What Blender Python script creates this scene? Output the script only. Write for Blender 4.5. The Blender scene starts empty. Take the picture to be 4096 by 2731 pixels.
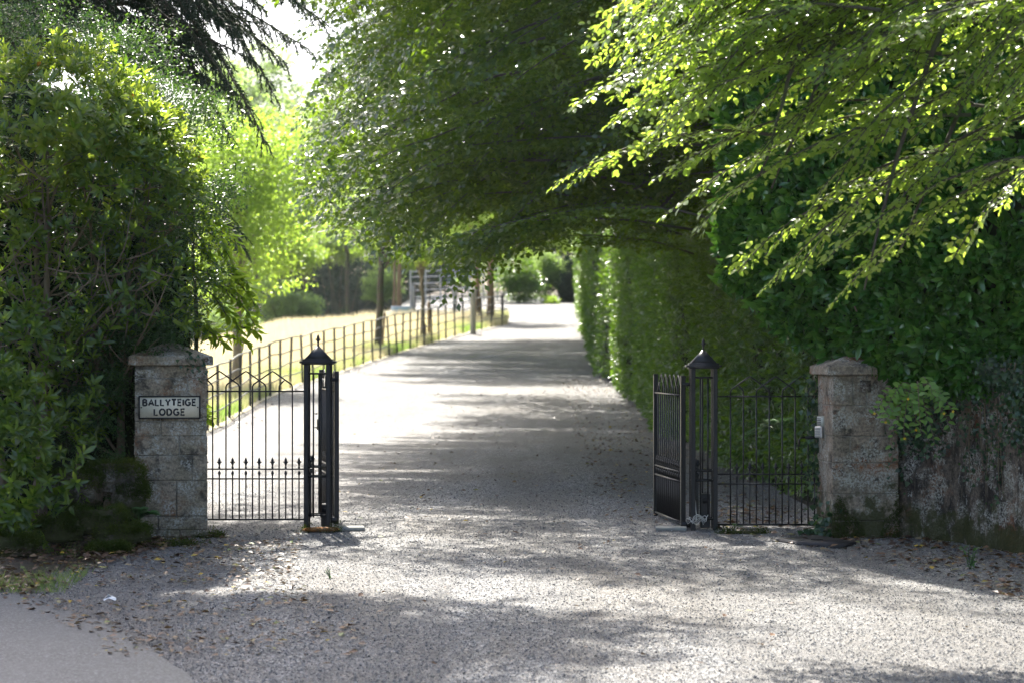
import bpy, bmesh, math, random
import numpy as np
from mathutils import Matrix, Vector

# ------------------------------------------------------------------ camera, world, sun, exposure
sc = bpy.context.scene
col = sc.collection
R = math.radians
CAMZ = 1.6
FPX = 85.0 / 36.0 * 1024.0
cam = bpy.data.objects.new('camera', bpy.data.cameras.new('camera'))
col.objects.link(cam)
cam.data.lens = 85.0
cam.data.sensor_width = 36.0
cam.location = (0, 0, CAMZ)
cam.rotation_euler = (R(90) + 4.0 / FPX, 0, 0)
cam.data.clip_start = 0.1
cam.data.clip_end = 3000
cam.data.dof.use_dof = True
cam.data.dof.focus_distance = 21.2
cam.data.dof.aperture_fstop = 2.8
sc.camera = cam

SUN_EL, SUN_AZ = 52.0, -14.0           # azimuth from +Y towards +X (negative: ahead and to the left)
w = bpy.data.worlds.new('World'); sc.world = w; w.use_nodes = True
wn = w.node_tree
sky = wn.nodes.new('ShaderNodeTexSky'); sky.sky_type = 'NISHITA'; sky.sun_disc = False
sky.sun_elevation = R(SUN_EL); sky.sun_rotation = R(SUN_AZ)
sky.air_density = .8; sky.dust_density = 4.0; sky.ozone_density = 1.0
bg = wn.nodes['Background']; bg.inputs['Strength'].default_value = 0.12
wn.links.new(sky.outputs[0], bg.inputs['Color'])
sun = bpy.data.objects.new('sun', bpy.data.lights.new('sun', 'SUN'))
col.objects.link(sun)
sun.data.energy = 5.0; sun.data.angle = R(0.53); sun.data.color = (1.0, 0.95, 0.86)
_d = Vector((math.cos(R(SUN_EL)) * math.sin(R(SUN_AZ)), math.cos(R(SUN_EL)) * math.cos(R(SUN_AZ)), math.sin(R(SUN_EL))))
sun.rotation_euler = _d.to_track_quat('Z', 'Y').to_euler()
sun.location = (-20, 40, 40)
vs = sc.view_settings
sc.display_settings.display_device = 'sRGB'
vs.view_transform = 'Standard'; vs.look = 'None'; vs.gamma = 1.0; vs.exposure = 1.72
vs.use_curve_mapping = False
cy = sc.cycles
cy.use_denoising = True
cy.max_bounces = 8; cy.diffuse_bounces = 4; cy.glossy_bounces = 3; cy.transmission_bounces = 5
cy.volume_bounces = 1; cy.transparent_max_bounces = 8
cy.caustics_reflective = False; cy.caustics_refractive = False
cy.sample_clamp_indirect = 6.0
cy.use_adaptive_sampling = True; cy.adaptive_threshold = 0.02

HAZE = 0.00012
rng = np.random.default_rng(7)

# ------------------------------------------------------------------ helpers
def A(*a): return np.array(a, dtype=float)
def W(u, v, D):
    """the point at depth D that the photograph shows at (u, v) of 1024 x 682"""
    return A((u - 512.0) / FPX * D, D, CAMZ - (v - 345.0) / FPX * D)
def nrm(a):
    a = np.asarray(a, float); return a / np.maximum(np.linalg.norm(a, axis=-1, keepdims=True), 1e-9)
def sstep(a, b, x):
    t = np.clip((np.asarray(x, float) - a) / (b - a), 0, 1); return t * t * (3 - 2 * t)

class MB:
    """collects pieces; build() links them as one mesh object"""
    def __init__(s): s.v = []; s.f = []; s.n = 0; s.attr = []; s.has = False
    def add(s, v, faces, rnd=None):
        v = np.asarray(v, float).reshape(-1, 3)
        for f in faces:
            f = np.asarray(f, int)
            if f.size: s.f.append(f + s.n)
        s.v.append(v); s.n += len(v)
        if rnd is None: s.attr.append(np.zeros(len(v)))
        else:
            s.has = True; s.attr.append(np.broadcast_to(np.asarray(rnd, float), (len(v),)).copy())
        return s
    def box(s, c, d, rz=0.0):
        c = np.asarray(c, float); hx, hy, hz = np.asarray(d, float) / 2
        p = A(*[(x, y, z) for x in (-hx, hx) for y in (-hy, hy) for z in (-hz, hz)])
        if rz: p = p @ A((math.cos(rz), math.sin(rz), 0), (-math.sin(rz), math.cos(rz), 0), (0, 0, 1))
        return s.add(p + c, [[(0, 1, 3, 2), (4, 6, 7, 5), (0, 4, 5, 1), (2, 3, 7, 6), (0, 2, 6, 4), (1, 5, 7, 3)]])
    def tube(s, pts, rad, n=6, cap=True, rnd=None):
        pts = np.asarray(pts, float); m = len(pts)
        rad = np.broadcast_to(np.asarray(rad, float), (m,))
        t = nrm(np.gradient(pts, axis=0))
        up = A(0, 0, 1) if abs(t[0][2]) < 0.9 else A(1, 0, 0)
        if np.any(np.abs(t @ up) > 0.98): up = A(0.35, 0.9, 0.25); up = up / np.linalg.norm(up)
        a = nrm(np.cross(t, up)); b = np.cross(a, t)
        ang = np.arange(n) * 2 * math.pi / n
        ring = pts[:, None, :] + rad[:, None, None] * (np.cos(ang)[None, :, None] * a[:, None, :] + np.sin(ang)[None, :, None] * b[:, None, :])
        i = np.arange(m - 1)[:, None] * n; j = np.arange(n)[None, :]; k = (j + 1) % n
        q = np.stack([i + j, i + k, i + n + k, i + n + j], -1).reshape(-1, 4)
        faces = [q]
        if cap: faces += [[list(range(n))[::-1]], [[(m - 1) * n + x for x in range(n)]]]
        return s.add(ring.reshape(-1, 3), faces, rnd)
    def lathe(s, prof, n=10, c=(0, 0, 0)):
        prof = np.asarray(prof, float); m = len(prof)
        ang = np.arange(n) * 2 * math.pi / n
        v = np.stack([prof[:, 0, None] * np.cos(ang), prof[:, 0, None] * np.sin(ang), np.repeat(prof[:, 1, None], n, 1)], -1)
        i = np.arange(m - 1)[:, None] * n; j = np.arange(n)[None, :]; k = (j + 1) % n
        q = np.stack([i + j, i + k, i + n + k, i + n + j], -1).reshape(-1, 4)
        return s.add(v.reshape(-1, 3) + np.asarray(c, float), [q, [list(range(n))[::-1]], [[(m - 1) * n + x for x in range(n)]]])
    def grid(s, V, rnd=None):
        """V: (a, b, 3) sheet"""
        a, b = V.shape[:2]
        i = (np.arange(a - 1) * b)[:, None]; j = np.arange(b - 1)[None, :]
        q = np.stack([i + j, i + j + 1, i + b + j + 1, i + b + j], -1).reshape(-1, 4)
        return s.add(V.reshape(-1, 3), [q], rnd)
    def leaves(s, L, tmpl, rnd=None):
        v, f, r = leaf_geo(L, tmpl)
        return s.add(v, [f], r if rnd is None else np.repeat(rnd, len(TM[tmpl][0])))
    def mesh(s, name, smooth=False):
        me = bpy.data.meshes.new(name)
        v = np.concatenate(s.v) if s.v else np.zeros((0, 3))
        me.vertices.add(len(v)); me.vertices.foreach_set('co', v.astype(np.float32).ravel())
        loops = np.concatenate([f.ravel() for f in s.f]).astype(np.int32)
        tot = np.concatenate([np.full(len(f), f.shape[1]) for f in s.f]).astype(np.int32)
        me.loops.add(len(loops)); me.loops.foreach_set('vertex_index', loops)
        me.polygons.add(len(tot))
        me.polygons.foreach_set('loop_start', np.concatenate([[0], np.cumsum(tot)[:-1]]).astype(np.int32))
        me.polygons.foreach_set('loop_total', tot)
        if smooth: me.polygons.foreach_set('use_smooth', np.ones(len(tot), bool))
        if s.has:
            at = me.attributes.new('rnd', 'FLOAT', 'POINT')
            at.data.foreach_set('value', np.concatenate(s.attr).astype(np.float32))
        me.update(calc_edges=True)
        return me
    def build(s, name, mat, parent=None, smooth=False):
        return link(name, s.mesh(name, smooth), mat, parent)

def link(name, me, mat=None, parent=None, loc=None, rz=0.0):
    o = bpy.data.objects.new(name, me); col.objects.link(o)
    if mat is not None and me is not None and not me.materials: me.materials.append(mat)
    if parent is not None: o.parent = parent
    if loc is not None: o.location = loc
    if rz: o.rotation_euler = (0, 0, rz)
    return o
def tag(o, label, cat, group=None, kind=None):
    o['label'] = label; o['category'] = cat
    if group: o['group'] = group
    if kind: o['kind'] = kind
    return o
def thing(name, label, cat, loc=(0, 0, 0), rz=0.0, group=None):
    o = bpy.data.objects.new(name, None); col.objects.link(o)
    o.location = loc; o.rotation_euler = (0, 0, rz); o.empty_display_size = 0.1
    return tag(o, label, cat, group)
def structure(o, label=None, cat=None):
    o['kind'] = 'structure'
    if label: o['label'] = label
    if cat: o['category'] = cat
    return o
def stuff(o, label=None, cat=None):
    o['kind'] = 'stuff'
    if label: o['label'] = label
    if cat: o['category'] = cat
    return o

# ------------------------------------------------------------------ leaf templates: x along the blade, y across (times width), z lift (times length)
TM = {
 'rhomb': (A((0, 0, 0), (.45, .5, .06), (1, 0, -.06), (.45, -.5, .06)), np.array([(0, 2, 1), (0, 3, 2)])),
 'leaf': (A((0, 0, 0), (.5, 0, -.02), (1, 0, -.14), (.24, .40, .035), (.66, .44, .01), (.24, -.40, .035), (.66, -.44, .01)),
          np.array([(0, 1, 3), (1, 4, 3), (1, 2, 4), (0, 5, 1), (1, 5, 6), (1, 6, 2)])),
 'needle': (A((0, .5, 0), (0, -.5, 0), (1, 0, -.05)), np.array([(0, 1, 2)])),
 'ivy': (A((0, 0, 0), (.12, .5, .03), (.5, .34, .0), (1, 0, -.08), (.5, -.34, 0), (.12, -.5, .03)), np.array([(0, 3, 2), (0, 2, 1), (0, 5, 4), (0, 4, 3)])),
}
class LS:
    """a set of leaves: base points, directions, normals, lengths, widths, tints"""
    def __init__(s, P, D, N, L, Wd, r=None):
        s.P = np.asarray(P, float); n = len(s.P)
        s.D = nrm(D); s.N = np.asarray(N, float)
        s.L = np.broadcast_to(np.asarray(L, float), (n,)).copy(); s.W = np.broadcast_to(np.asarray(Wd, float), (n,)).copy()
        s.r = rng.random(n) if r is None else np.broadcast_to(np.asarray(r, float), (n,)).copy()
    def __len__(s): return len(s.P)
    def sel(s, m): return LS(s.P[m], s.D[m], s.N[m], s.L[m], s.W[m], s.r[m])
    @staticmethod
    def cat(ls):
        return LS(*[np.concatenate([getattr(x, k) for x in ls]) for k in ('P', 'D', 'N', 'L', 'W', 'r')])
def frames(L):
    X = L.D; Y = nrm(np.cross(L.N, X)); Z = np.cross(X, Y); return X, Y, Z
def leaf_geo(L, tmpl):
    T, F = TM[tmpl]; k = len(T); n = len(L)
    X, Y, Z = frames(L)
    v = L.P[:, None, :] + (T[None, :, 0, None] * L.L[:, None, None]) * X[:, None, :] \
        + (T[None, :, 1, None] * L.W[:, None, None]) * Y[:, None, :] + (T[None, :, 2, None] * L.L[:, None, None]) * Z[:, None, :]
    f = (F[None] + (np.arange(n) * k)[:, None, None]).reshape(-1, F.shape[1])
    return v.reshape(-1, 3), f, np.repeat(L.r, k)
def single_leaves(parent, L, tmpl, mat, n, name='leaf'):
    """the n leaves that show largest become objects of their own; returns the rest"""
    if n <= 0 or len(L) == 0: return L
    d = L.P[:, 1]
    u = L.P[:, 0] / d * FPX + 512; v = 345 - (L.P[:, 2] - CAMZ) / d * FPX
    inn = (u > 2) & (u < 1022) & (v > 2) & (v < 680) & (d > 5)
    cell = (np.floor(u / 9).astype(int) * 1000 + np.floor(v / 9).astype(int))
    order = np.lexsort((d, cell)); first = np.ones(len(order), bool); first[1:] = cell[order][1:] != cell[order][:-1]
    cand = order[first]; cand = cand[inn[cand]]
    view = nrm(L.P[cand] - A(0, 0, CAMZ)); nn = nrm(np.cross(L.D[cand], np.cross(L.N[cand], L.D[cand])))
    area = L.L[cand] * L.W[cand] / d[cand] ** 2 * np.abs((view * nn).sum(1))
    pick = cand[np.argsort(-area)[:n]]
    T, F = TM[tmpl]; meshes = []
    asp = float(np.median(L.W / L.L))
    for k in range(6):
        V = T.copy(); V[:, 1] *= asp
        meshes.append(MB().add(V, [F], (k + .5) / 6).mesh(name)); meshes[-1].materials.append(mat)
    X, Y, Z = frames(L.sel(pick))
    Lb, Wb = L.L[pick], L.W[pick]
    for i, p in enumerate(pick):
        o = bpy.data.objects.new(name, meshes[min(5, int(L.r[p] * 6))])
        M = Matrix.Identity(4)
        for r in range(3):
            M[r][0] = X[i][r] * Lb[i]; M[r][1] = Y[i][r] * Wb[i] / asp; M[r][2] = Z[i][r] * Lb[i]; M[r][3] = L.P[p][r]
        o.matrix_local = M
        o.parent = parent; col.objects.link(o)
    keep = np.ones(len(L), bool); keep[pick] = False
    return L.sel(keep)

def place(tmpls, pos, fwd, up, scale):
    """put leaf-set templates (built along +x, up +z) at pos with directions fwd / up"""
    pos = np.asarray(pos, float); fwd = nrm(fwd); n = len(pos)
    scale = np.broadcast_to(np.asarray(scale, float), (n,))
    Y = nrm(np.cross(up, fwd)); Z = np.cross(fwd, Y)
    M = np.stack([fwd, Y, Z], -1)                 # columns
    which = rng.integers(0, len(tmpls), n); out = []
    for t, T in enumerate(tmpls):
        ix = np.where(which == t)[0]
        if not len(ix): continue
        m = M[ix]; s_ = scale[ix]
        P = np.einsum('nij,kj->nki', m, T.P) * s_[:, None, None] + pos[ix][:, None, :]
        D = np.einsum('nij,kj->nki', m, T.D); N = np.einsum('nij,kj->nki', m, T.N)
        k = len(T)
        shade = rng.random(len(ix))
        r = np.clip(T.r[None] * .6 + shade[:, None] * .4, 0, 1)
        out.append(LS(P.reshape(-1, 3), D.reshape(-1, 3), N.reshape(-1, 3),
                      (T.L[None] * s_[:, None]).ravel(), (T.W[None] * s_[:, None]).ravel(), r.ravel()))
    return LS.cat(out)

def spray(length, leafL, step=.034, asp=.62, side=True, droop=.12, tilt=.34):
    """a flat beech-like spray along +x"""
    P, D, N = [], [], []
    def twig(o, d, ln):
        n = max(3, int(ln / step)); perp = np.cross(A(0, 0, 1), d)
        for i in range(1, n + 1):
            t = i / n; p = o + d * ln * t + A(0, 0, -droop * (ln * t) ** 1.5)
            sg = 1 if i % 2 else -1
            a = R(rng.normal(52, 12)) if i < n else R(rng.normal(8, 8))
            dd = d * math.cos(a) + perp * sg * math.sin(a) + A(0, 0, rng.normal(-.12, .16))
            P.append(p + rng.normal(0, .006, 3)); D.append(dd); N.append(A(rng.normal(0, tilt), rng.normal(0, tilt), 1))
    twig(A(0, 0, 0), A(1, 0, 0), length)
    if side:
        m = int(length / .11)
        for i in range(m):
            t = (i + .7) / (m + .6); sg = 1 if i % 2 else -1
            a = R(rng.normal(45, 8)); ln = length * .52 * (1 - t * .75) * rng.uniform(.7, 1.2)
            twig(A(length * t, 0, -droop * (length * t) ** 1.5), nrm(A(math.cos(a), sg * math.sin(a), rng.normal(0, .12))), ln)
    n = len(P); Lh = leafL * rng.uniform(.5, 1.2, n)
    return LS(P, D, N, Lh, Lh * asp * rng.uniform(.75, 1.15, n))
def rosette(n, leafL, asp, tilt0=30, tilt1=80, stem=.1, clump=.5):
    """leaves around a shoot that points along +x; the youngest stand up, the older spread"""
    P, D, N = [], [], []
    for i in range(n):
        t = (i + .5) / n; a = i * 2.39996 + rng.normal(0, .25)
        tl = R(tilt1 + (tilt0 - tilt1) * t + rng.normal(0, 9))
        rad = A(0, math.cos(a), math.sin(a))
        d = A(math.cos(tl), 0, 0) + rad * math.sin(tl)
        P.append(A(-stem * (1 - t) ** (1 + clump), 0, 0) + rad * .004); D.append(d + A(0, 0, -.15))
        N.append(A(math.sin(tl), 0, 0) - rad * math.cos(tl) + rng.normal(0, .15, 3) + A(.25, 0, 0))
    Lh = leafL * rng.uniform(.72, 1.12, n) * np.linspace(1, .8, n)
    return LS(P, D, N, Lh, Lh * asp * rng.uniform(.85, 1.15, n))
def curve(p0, p1, sag=.15, n=9, wob=.03, mid=None):
    t = np.linspace(0, 1, n)[:, None]
    p0 = np.asarray(p0, float); p1 = np.asarray(p1, float)
    ln = np.linalg.norm(p1 - p0)
    p = p0 + (p1 - p0) * t + A(0, 0, 1) * (sag * ln * 4 * t * (1 - t))
    ww = np.cumsum(rng.normal(0, wob * ln / n, (n, 3)), 0); ww -= t * ww[-1]
    return p + ww
def along(poly, t):
    """points and tangents at fractions t of a polyline"""
    m = len(poly) - 1; x = np.clip(np.asarray(t) * m, 0, m - 1e-6); i = x.astype(int); f = (x - i)[:, None]
    return poly[i] * (1 - f) + poly[i + 1] * f, nrm(poly[i + 1] - poly[i])
def ball(n):
    v = nrm(rng.normal(size=(n, 3))); return v
def vnoise(p, seed=0, freq=1.0):
    """cheap smooth noise from sines"""
    p = np.asarray(p, float) * freq; r = np.random.default_rng(seed); out = 0
    for k in range(5):
        d = r.normal(size=3); out = out + np.sin(p @ (d * (1 + .7 * k)) + r.uniform(0, 6.28)) / (1 + .6 * k)
    return out / 2.2

# ------------------------------------------------------------------ materials
def nm(name):
    m = bpy.data.materials.new(name); m.use_nodes = True; nt = m.node_tree
    return m, nt, nt.nodes['Principled BSDF'], nt.nodes['Material Output']
def nd(nt, t, **kw):
    n = nt.nodes.new(t)
    for k, v in kw.items():
        if k in n.inputs: n.inputs[k].default_value = v
        else: setattr(n, k, v)
    return n
def ramp(nt, src, stops):
    r = nt.nodes.new('ShaderNodeValToRGB'); e = r.color_ramp.elements
    while len(e) < len(stops): e.new(0.5)
    for i, (p, c) in enumerate(stops):
        e[i].position = p; e[i].color = tuple(c) + (1,) if not np.isscalar(c) else (c, c, c, 1)
    nt.links.new(src, r.inputs[0]); return r.outputs[0]
def mixc(nt, fac, a, b, mode='MIX'):
    m = nt.nodes.new('ShaderNodeMix'); m.data_type = 'RGBA'; m.blend_type = mode
    for s, v in ((m.inputs[0], fac), (m.inputs[6], a), (m.inputs[7], b)):
        if hasattr(v, 'is_linked') or isinstance(v, bpy.types.NodeSocket): nt.links.new(v, s)
        else: s.default_value = v if np.isscalar(v) else tuple(v) + (1,)
    return m.outputs[2]
def math_(nt, op, a, b=None):
    m = nt.nodes.new('ShaderNodeMath'); m.operation = op
    for s, v in ((m.inputs[0], a), (m.inputs[1], b)):
        if v is None: continue
        if isinstance(v, bpy.types.NodeSocket): nt.links.new(v, s)
        else: s.default_value = v
    return m.outputs[0]
def noise(nt, vec, scale, detail=4, rough=.55):
    n = nd(nt, 'ShaderNodeTexNoise', Scale=scale, Detail=detail, Roughness=rough)
    if vec is not None: nt.links.new(vec, n.inputs['Vector'])
    return n.outputs[0]
def pos(nt): return nt.nodes.new('ShaderNodeNewGeometry').outputs['Position']
def scaled(nt, vec, s):
    m = nt.nodes.new('ShaderNodeMapping'); m.inputs['Scale'].default_value = s
    nt.links.new(vec, m.inputs['Vector']); return m.outputs[0]
def bump(nt, bs, h, strength=.5, dist=.01):
    b = nd(nt, 'ShaderNodeBump', Strength=strength, Distance=dist)
    nt.links.new(h, b.inputs['Height']); nt.links.new(b.outputs[0], bs.inputs['Normal']); return b

def leaf_mat(name, stops, tstops, tfac=.45, rough=.35, spec=.5):
    m, nt, bs, out = nm(name)
    at = nd(nt, 'ShaderNodeAttribute', attribute_name='rnd').outputs['Fac']
    c = ramp(nt, at, stops); tc = ramp(nt, at, tstops)
    nt.links.new(c, bs.inputs['Base Color'])
    bs.inputs['Roughness'].default_value = rough; bs.inputs['Specular IOR Level'].default_value = spec
    tr = nd(nt, 'ShaderNodeBsdfTranslucent'); nt.links.new(tc, tr.inputs[0])
    mx = nd(nt, 'ShaderNodeMixShader', Fac=tfac)
    nt.links.new(bs.outputs[0], mx.inputs[1]); nt.links.new(tr.outputs[0], mx.inputs[2])
    nt.links.new(mx.outputs[0], out.inputs['Surface'])
    return m
G = lambda r, g, b: (r, g, b)
M_beech = leaf_mat('beech_leaf', [(0, G(.022, .05, .016)), (.6, G(.040, .085, .020)), (1, G(.07, .12, .028))],
                   [(0, G(.12, .26, .01)), (1, G(.40, .60, .035))], .36, .25, 1.0)
M_beech_near = leaf_mat('sunlit_beech_leaf', [(0, G(.06, .12, .02)), (.6, G(.10, .18, .03)), (1, G(.14, .21, .04))],
                   [(0, G(.36, .56, .05)), (1, G(.58, .74, .09))], .5, .30, .7)  # brighter copy of the beech leaf, sunlit look put into the colour
M_laurel = leaf_mat('laurel_leaf', [(0, G(.03, .10, .02)), (.6, G(.06, .18, .032)), (1, G(.12, .27, .045))],
                   [(0, G(.06, .20, .01)), (1, G(.20, .40, .03))], .2, .2, 1.0)
M_hedge = leaf_mat('hedge_leaf', [(0, G(.028, .07, .016)), (.6, G(.06, .13, .024)), (1, G(.12, .21, .036))],
                   [(0, G(.14, .32, .01)), (1, G(.34, .54, .03))], .32, .30, .6)
M_rhodo = leaf_mat('rhododendron_leaf', [(0, G(.018, .05, .016)), (.55, G(.045, .10, .022)), (.93, G(.09, .17, .03)), (1, G(.22, .13, .03))],
                   [(0, G(.14, .30, .02)), (.95, G(.58, .74, .07)), (1, G(.4, .2, .02))], .44, .24, .9)
M_fine = leaf_mat('small_evergreen_leaf', [(0, G(.014, .04, .015)), (.7, G(.03, .075, .02)), (1, G(.07, .14, .03))],
                   [(0, G(.06, .16, .02)), (1, G(.2, .36, .04))], .3, .35, .5)
M_sprig = leaf_mat('backlit_laurel_leaf', [(0, G(.02, .06, .016)), (.5, G(.06, .14, .02)), (1, G(.12, .2, .03))],
                   [(0, G(.34, .56, .03)), (1, G(.62, .78, .07))], .6, .22, .65)  # translucent colour raised to stand in for backlight
M_needle = leaf_mat('conifer_needle', [(0, G(.012, .028, .016)), (1, G(.03, .055, .026))], [(0, G(.02, .05, .015)), (1, G(.05, .1, .02))], .15, .5, .3)
M_oak = leaf_mat('oak_leaf', [(0, G(.05, .11, .025)), (1, G(.11, .19, .04))], [(0, G(.34, .55, .04)), (1, G(.56, .74, .10))], .52, .4, .5)
M_far = leaf_mat('far_leaf', [(0, G(.06, .11, .04)), (1, G(.12, .19, .07))], [(0, G(.28, .44, .09)), (1, G(.46, .62, .16))], .5, .45, .4)
M_wood_far = leaf_mat('far_dark_leaf', [(0, G(.015, .03, .022)), (1, G(.035, .06, .035))], [(0, G(.02, .05, .02)), (1, G(.05, .1, .03))], .12, .9, .05)
M_hyper = leaf_mat('hypericum_leaf', [(0, G(.085, .19, .045)), (1, G(.15, .28, .06))], [(0, G(.2, .4, .03)), (1, G(.36, .56, .06))], .35, .45, .4)
M_ivy = leaf_mat('ivy_leaf', [(0, G(.014, .04, .022)), (.8, G(.035, .085, .04)), (1, G(.08, .15, .04))], [(0, G(.04, .12, .02)), (1, G(.14, .28, .04))], .2, .3, .6)
M_fern = leaf_mat('fern_leaf', [(0, G(.03, .09, .03)), (1, G(.07, .17, .05))], [(0, G(.1, .26, .04)), (1, G(.2, .4, .06))], .35, .45, .4)
M_litter = leaf_mat('dead_leaf', [(0, G(.04, .02, .014)), (.5, G(.10, .045, .025)), (.75, G(.17, .09, .045)), (.88, G(.28, .22, .13)), (.93, G(.10, .16, .03)), (1, G(.5, .32, .03))],
                   [(0, G(.05, .03, .01)), (1, G(.3, .2, .05))], .12, .45, .5)
M_grass = leaf_mat('dry_grass', [(0, G(.60, .54, .40)), (.45, G(.52, .49, .32)), (.75, G(.20, .27, .08)), (1, G(.10, .19, .04))],
                   [(0, G(.62, .55, .36)), (.5, G(.55, .54, .26)), (1, G(.3, .5, .08))], .45, .6, .2)
M_moss_tuft = leaf_mat('moss_tuft', [(0, G(.02, .035, .008)), (.6, G(.05, .075, .012)), (1, G(.10, .11, .02))], [(0, G(.05, .09, .01)), (1, G(.14, .18, .02))], .3, .8, .1)

def bark_mat(name, a, b, scale=18, moss=0.0):
    m, nt, bs, out = nm(name); p = pos(nt)
    n1 = noise(nt, scaled(nt, p, (1, 1, .25)), scale, 6)
    c = mixc(nt, n1, a, b)
    if moss: c = mixc(nt, ramp(nt, noise(nt, p, 5, 4), [(.45, 0), (.65, moss)]), c, (.05, .085, .015))
    nt.links.new(c, bs.inputs['Base Color']); bs.inputs['Roughness'].default_value = .85
    bump(nt, bs, n1, .6, .02); return m
M_bark = bark_mat('bark', (.035, .028, .02), (.12, .10, .075), 14, .6)
M_bark_pale = bark_mat('pale_bark', (.10, .085, .06), (.25, .21, .15), 20, .35)
M_twig = bark_mat('twig', (.09, .065, .04), (.28, .21, .13), 25, .3)
M_post = bark_mat('weathered_post', (.30, .29, .25), (.5, .48, .42), 12)
M_stake = bark_mat('brown_stake', (.12, .08, .045), (.26, .18, .1), 12)

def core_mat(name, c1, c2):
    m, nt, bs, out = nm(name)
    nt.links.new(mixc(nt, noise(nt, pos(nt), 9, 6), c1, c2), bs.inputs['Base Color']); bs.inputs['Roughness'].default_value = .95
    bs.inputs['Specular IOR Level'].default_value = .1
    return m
M_core = core_mat('shade_core', (.010, .018, .007), (.026, .034, .013))  # solid dark filler in the bushes; blocks light, colour stands for inner shade

def gravel_mat(name):
    m, nt, bs, out = nm(name); p = pos(nt)
    vo = nd(nt, 'ShaderNodeTexVoronoi', Scale=68.0); nt.links.new(p, vo.inputs['Vector'])
    sx = nd(nt, 'ShaderNodeSeparateColor'); nt.links.new(vo.outputs['Color'], sx.inputs[0])
    chip = ramp(nt, sx.outputs[0], [(0, G(.07, .072, .08)), (.3, G(.125, .13, .138)), (.7, G(.225, .226, .23)), (.9, G(.34, .335, .325)), (1, G(.52, .505, .48))])
    warm = ramp(nt, sx.outputs[1], [(0, G(.98, .99, 1.02)), (.7, G(1.0, 1, .98)), (1, G(1.14, 1.0, .85))])
    chip = mixc(nt, 1.0, chip, warm, 'MULTIPLY')
    chip = mixc(nt, 1.0, chip, ramp(nt, noise(nt, scaled(nt, p, (1, .6, 1)), 11, 9, .8), [(.34, G(.5, .5, .5)), (.5, G(1, 1, 1)), (.66, G(1.5, 1.49, 1.47))]), 'MULTIPLY')
    dirt = ramp(nt, noise(nt, scaled(nt, p, (1, .35, 1)), .9, 6, .65), [(.42, 0), (.66, .55)])
    c = mixc(nt, dirt, chip, (.12, .10, .075))
    trk = noise(nt, scaled(nt, p, (1.0, .045, 1)), 1.3, 3, .5)
    c = mixc(nt, ramp(nt, trk, [(.40, 0), (.54, .9)]), c, mixc(nt, .6, c, (.11, .105, .10)))
    nt.links.new(c, bs.inputs['Base Color']); bs.inputs['Roughness'].default_value = .75
    bs.inputs['Specular IOR Level'].default_value = .35
    h = math_(nt, 'ADD', math_(nt, 'MULTIPLY', vo.outputs['Distance'], -1.0), math_(nt, 'MULTIPLY', sx.outputs[2], .5))
    bump(nt, bs, h, 1.0, .011)
    return m
M_gravel = gravel_mat('gravel')
def chip_mat():
    m, nt, bs, out = nm('gravel_chip')
    at = nd(nt, 'ShaderNodeAttribute', attribute_name='rnd').outputs['Fac']
    c = ramp(nt, at, [(0, G(.07, .072, .08)), (.35, G(.13, .135, .144)), (.7, G(.23, .231, .235)), (.92, G(.35, .345, .335)), (1, G(.54, .525, .5))])
    nt.links.new(c, bs.inputs['Base Color']); bs.inputs['Roughness'].default_value = .7; bs.inputs['Specular IOR Level'].default_value = .35
    return m
M_chip = chip_mat()
def asphalt_mat():
    m, nt, bs, out = nm('asphalt'); p = pos(nt)
    vo = nd(nt, 'ShaderNodeTexVoronoi', Scale=95.0); nt.links.new(p, vo.inputs['Vector'])
    sx = nd(nt, 'ShaderNodeSeparateColor'); nt.links.new(vo.outputs['Color'], sx.inputs[0])
    c = ramp(nt, sx.outputs[0], [(0, G(.038, .041, .046)), (.6, G(.080, .086, .096)), (1, G(.20, .21, .22))])
    c = mixc(nt, ramp(nt, noise(nt, p, 1.6, 5), [(.4, 0), (.7, .5)]), c, (.098, .106, .118))
    nt.links.new(c, bs.inputs['Base Color']); bs.inputs['Roughness'].default_value = .6
    bump(nt, bs, vo.outputs['Distance'], .5, .004); return m
M_asphalt = asphalt_mat()
def soil_mat():
    m, nt, bs, out = nm('soil'); p = pos(nt)
    c = ramp(nt, noise(nt, p, 3.5, 8, .7), [(.3, G(.035, .028, .02)), (.55, G(.08, .062, .04)), (.75, G(.10, .105, .04))])
    nt.links.new(c, bs.inputs['Base Color']); bs.inputs['Roughness'].default_value = .95
    bump(nt, bs, noise(nt, p, 30, 6, .7), .8, .03); return m
M_soil = soil_mat()
def meadow_mat():
    m, nt, bs, out = nm('meadow_turf'); p = pos(nt)
    c = ramp(nt, noise(nt, p, .5, 8, .7), [(.3, G(.44, .40, .28)), (.55, G(.54, .49, .36)), (.75, G(.36, .37, .2))])
    nt.links.new(c, bs.inputs['Base Color']); bs.inputs['Roughness'].default_value = .95
    bump(nt, bs, noise(nt, p, 12, 6, .7), .8, .06); return m
M_meadow = meadow_mat()

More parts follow.
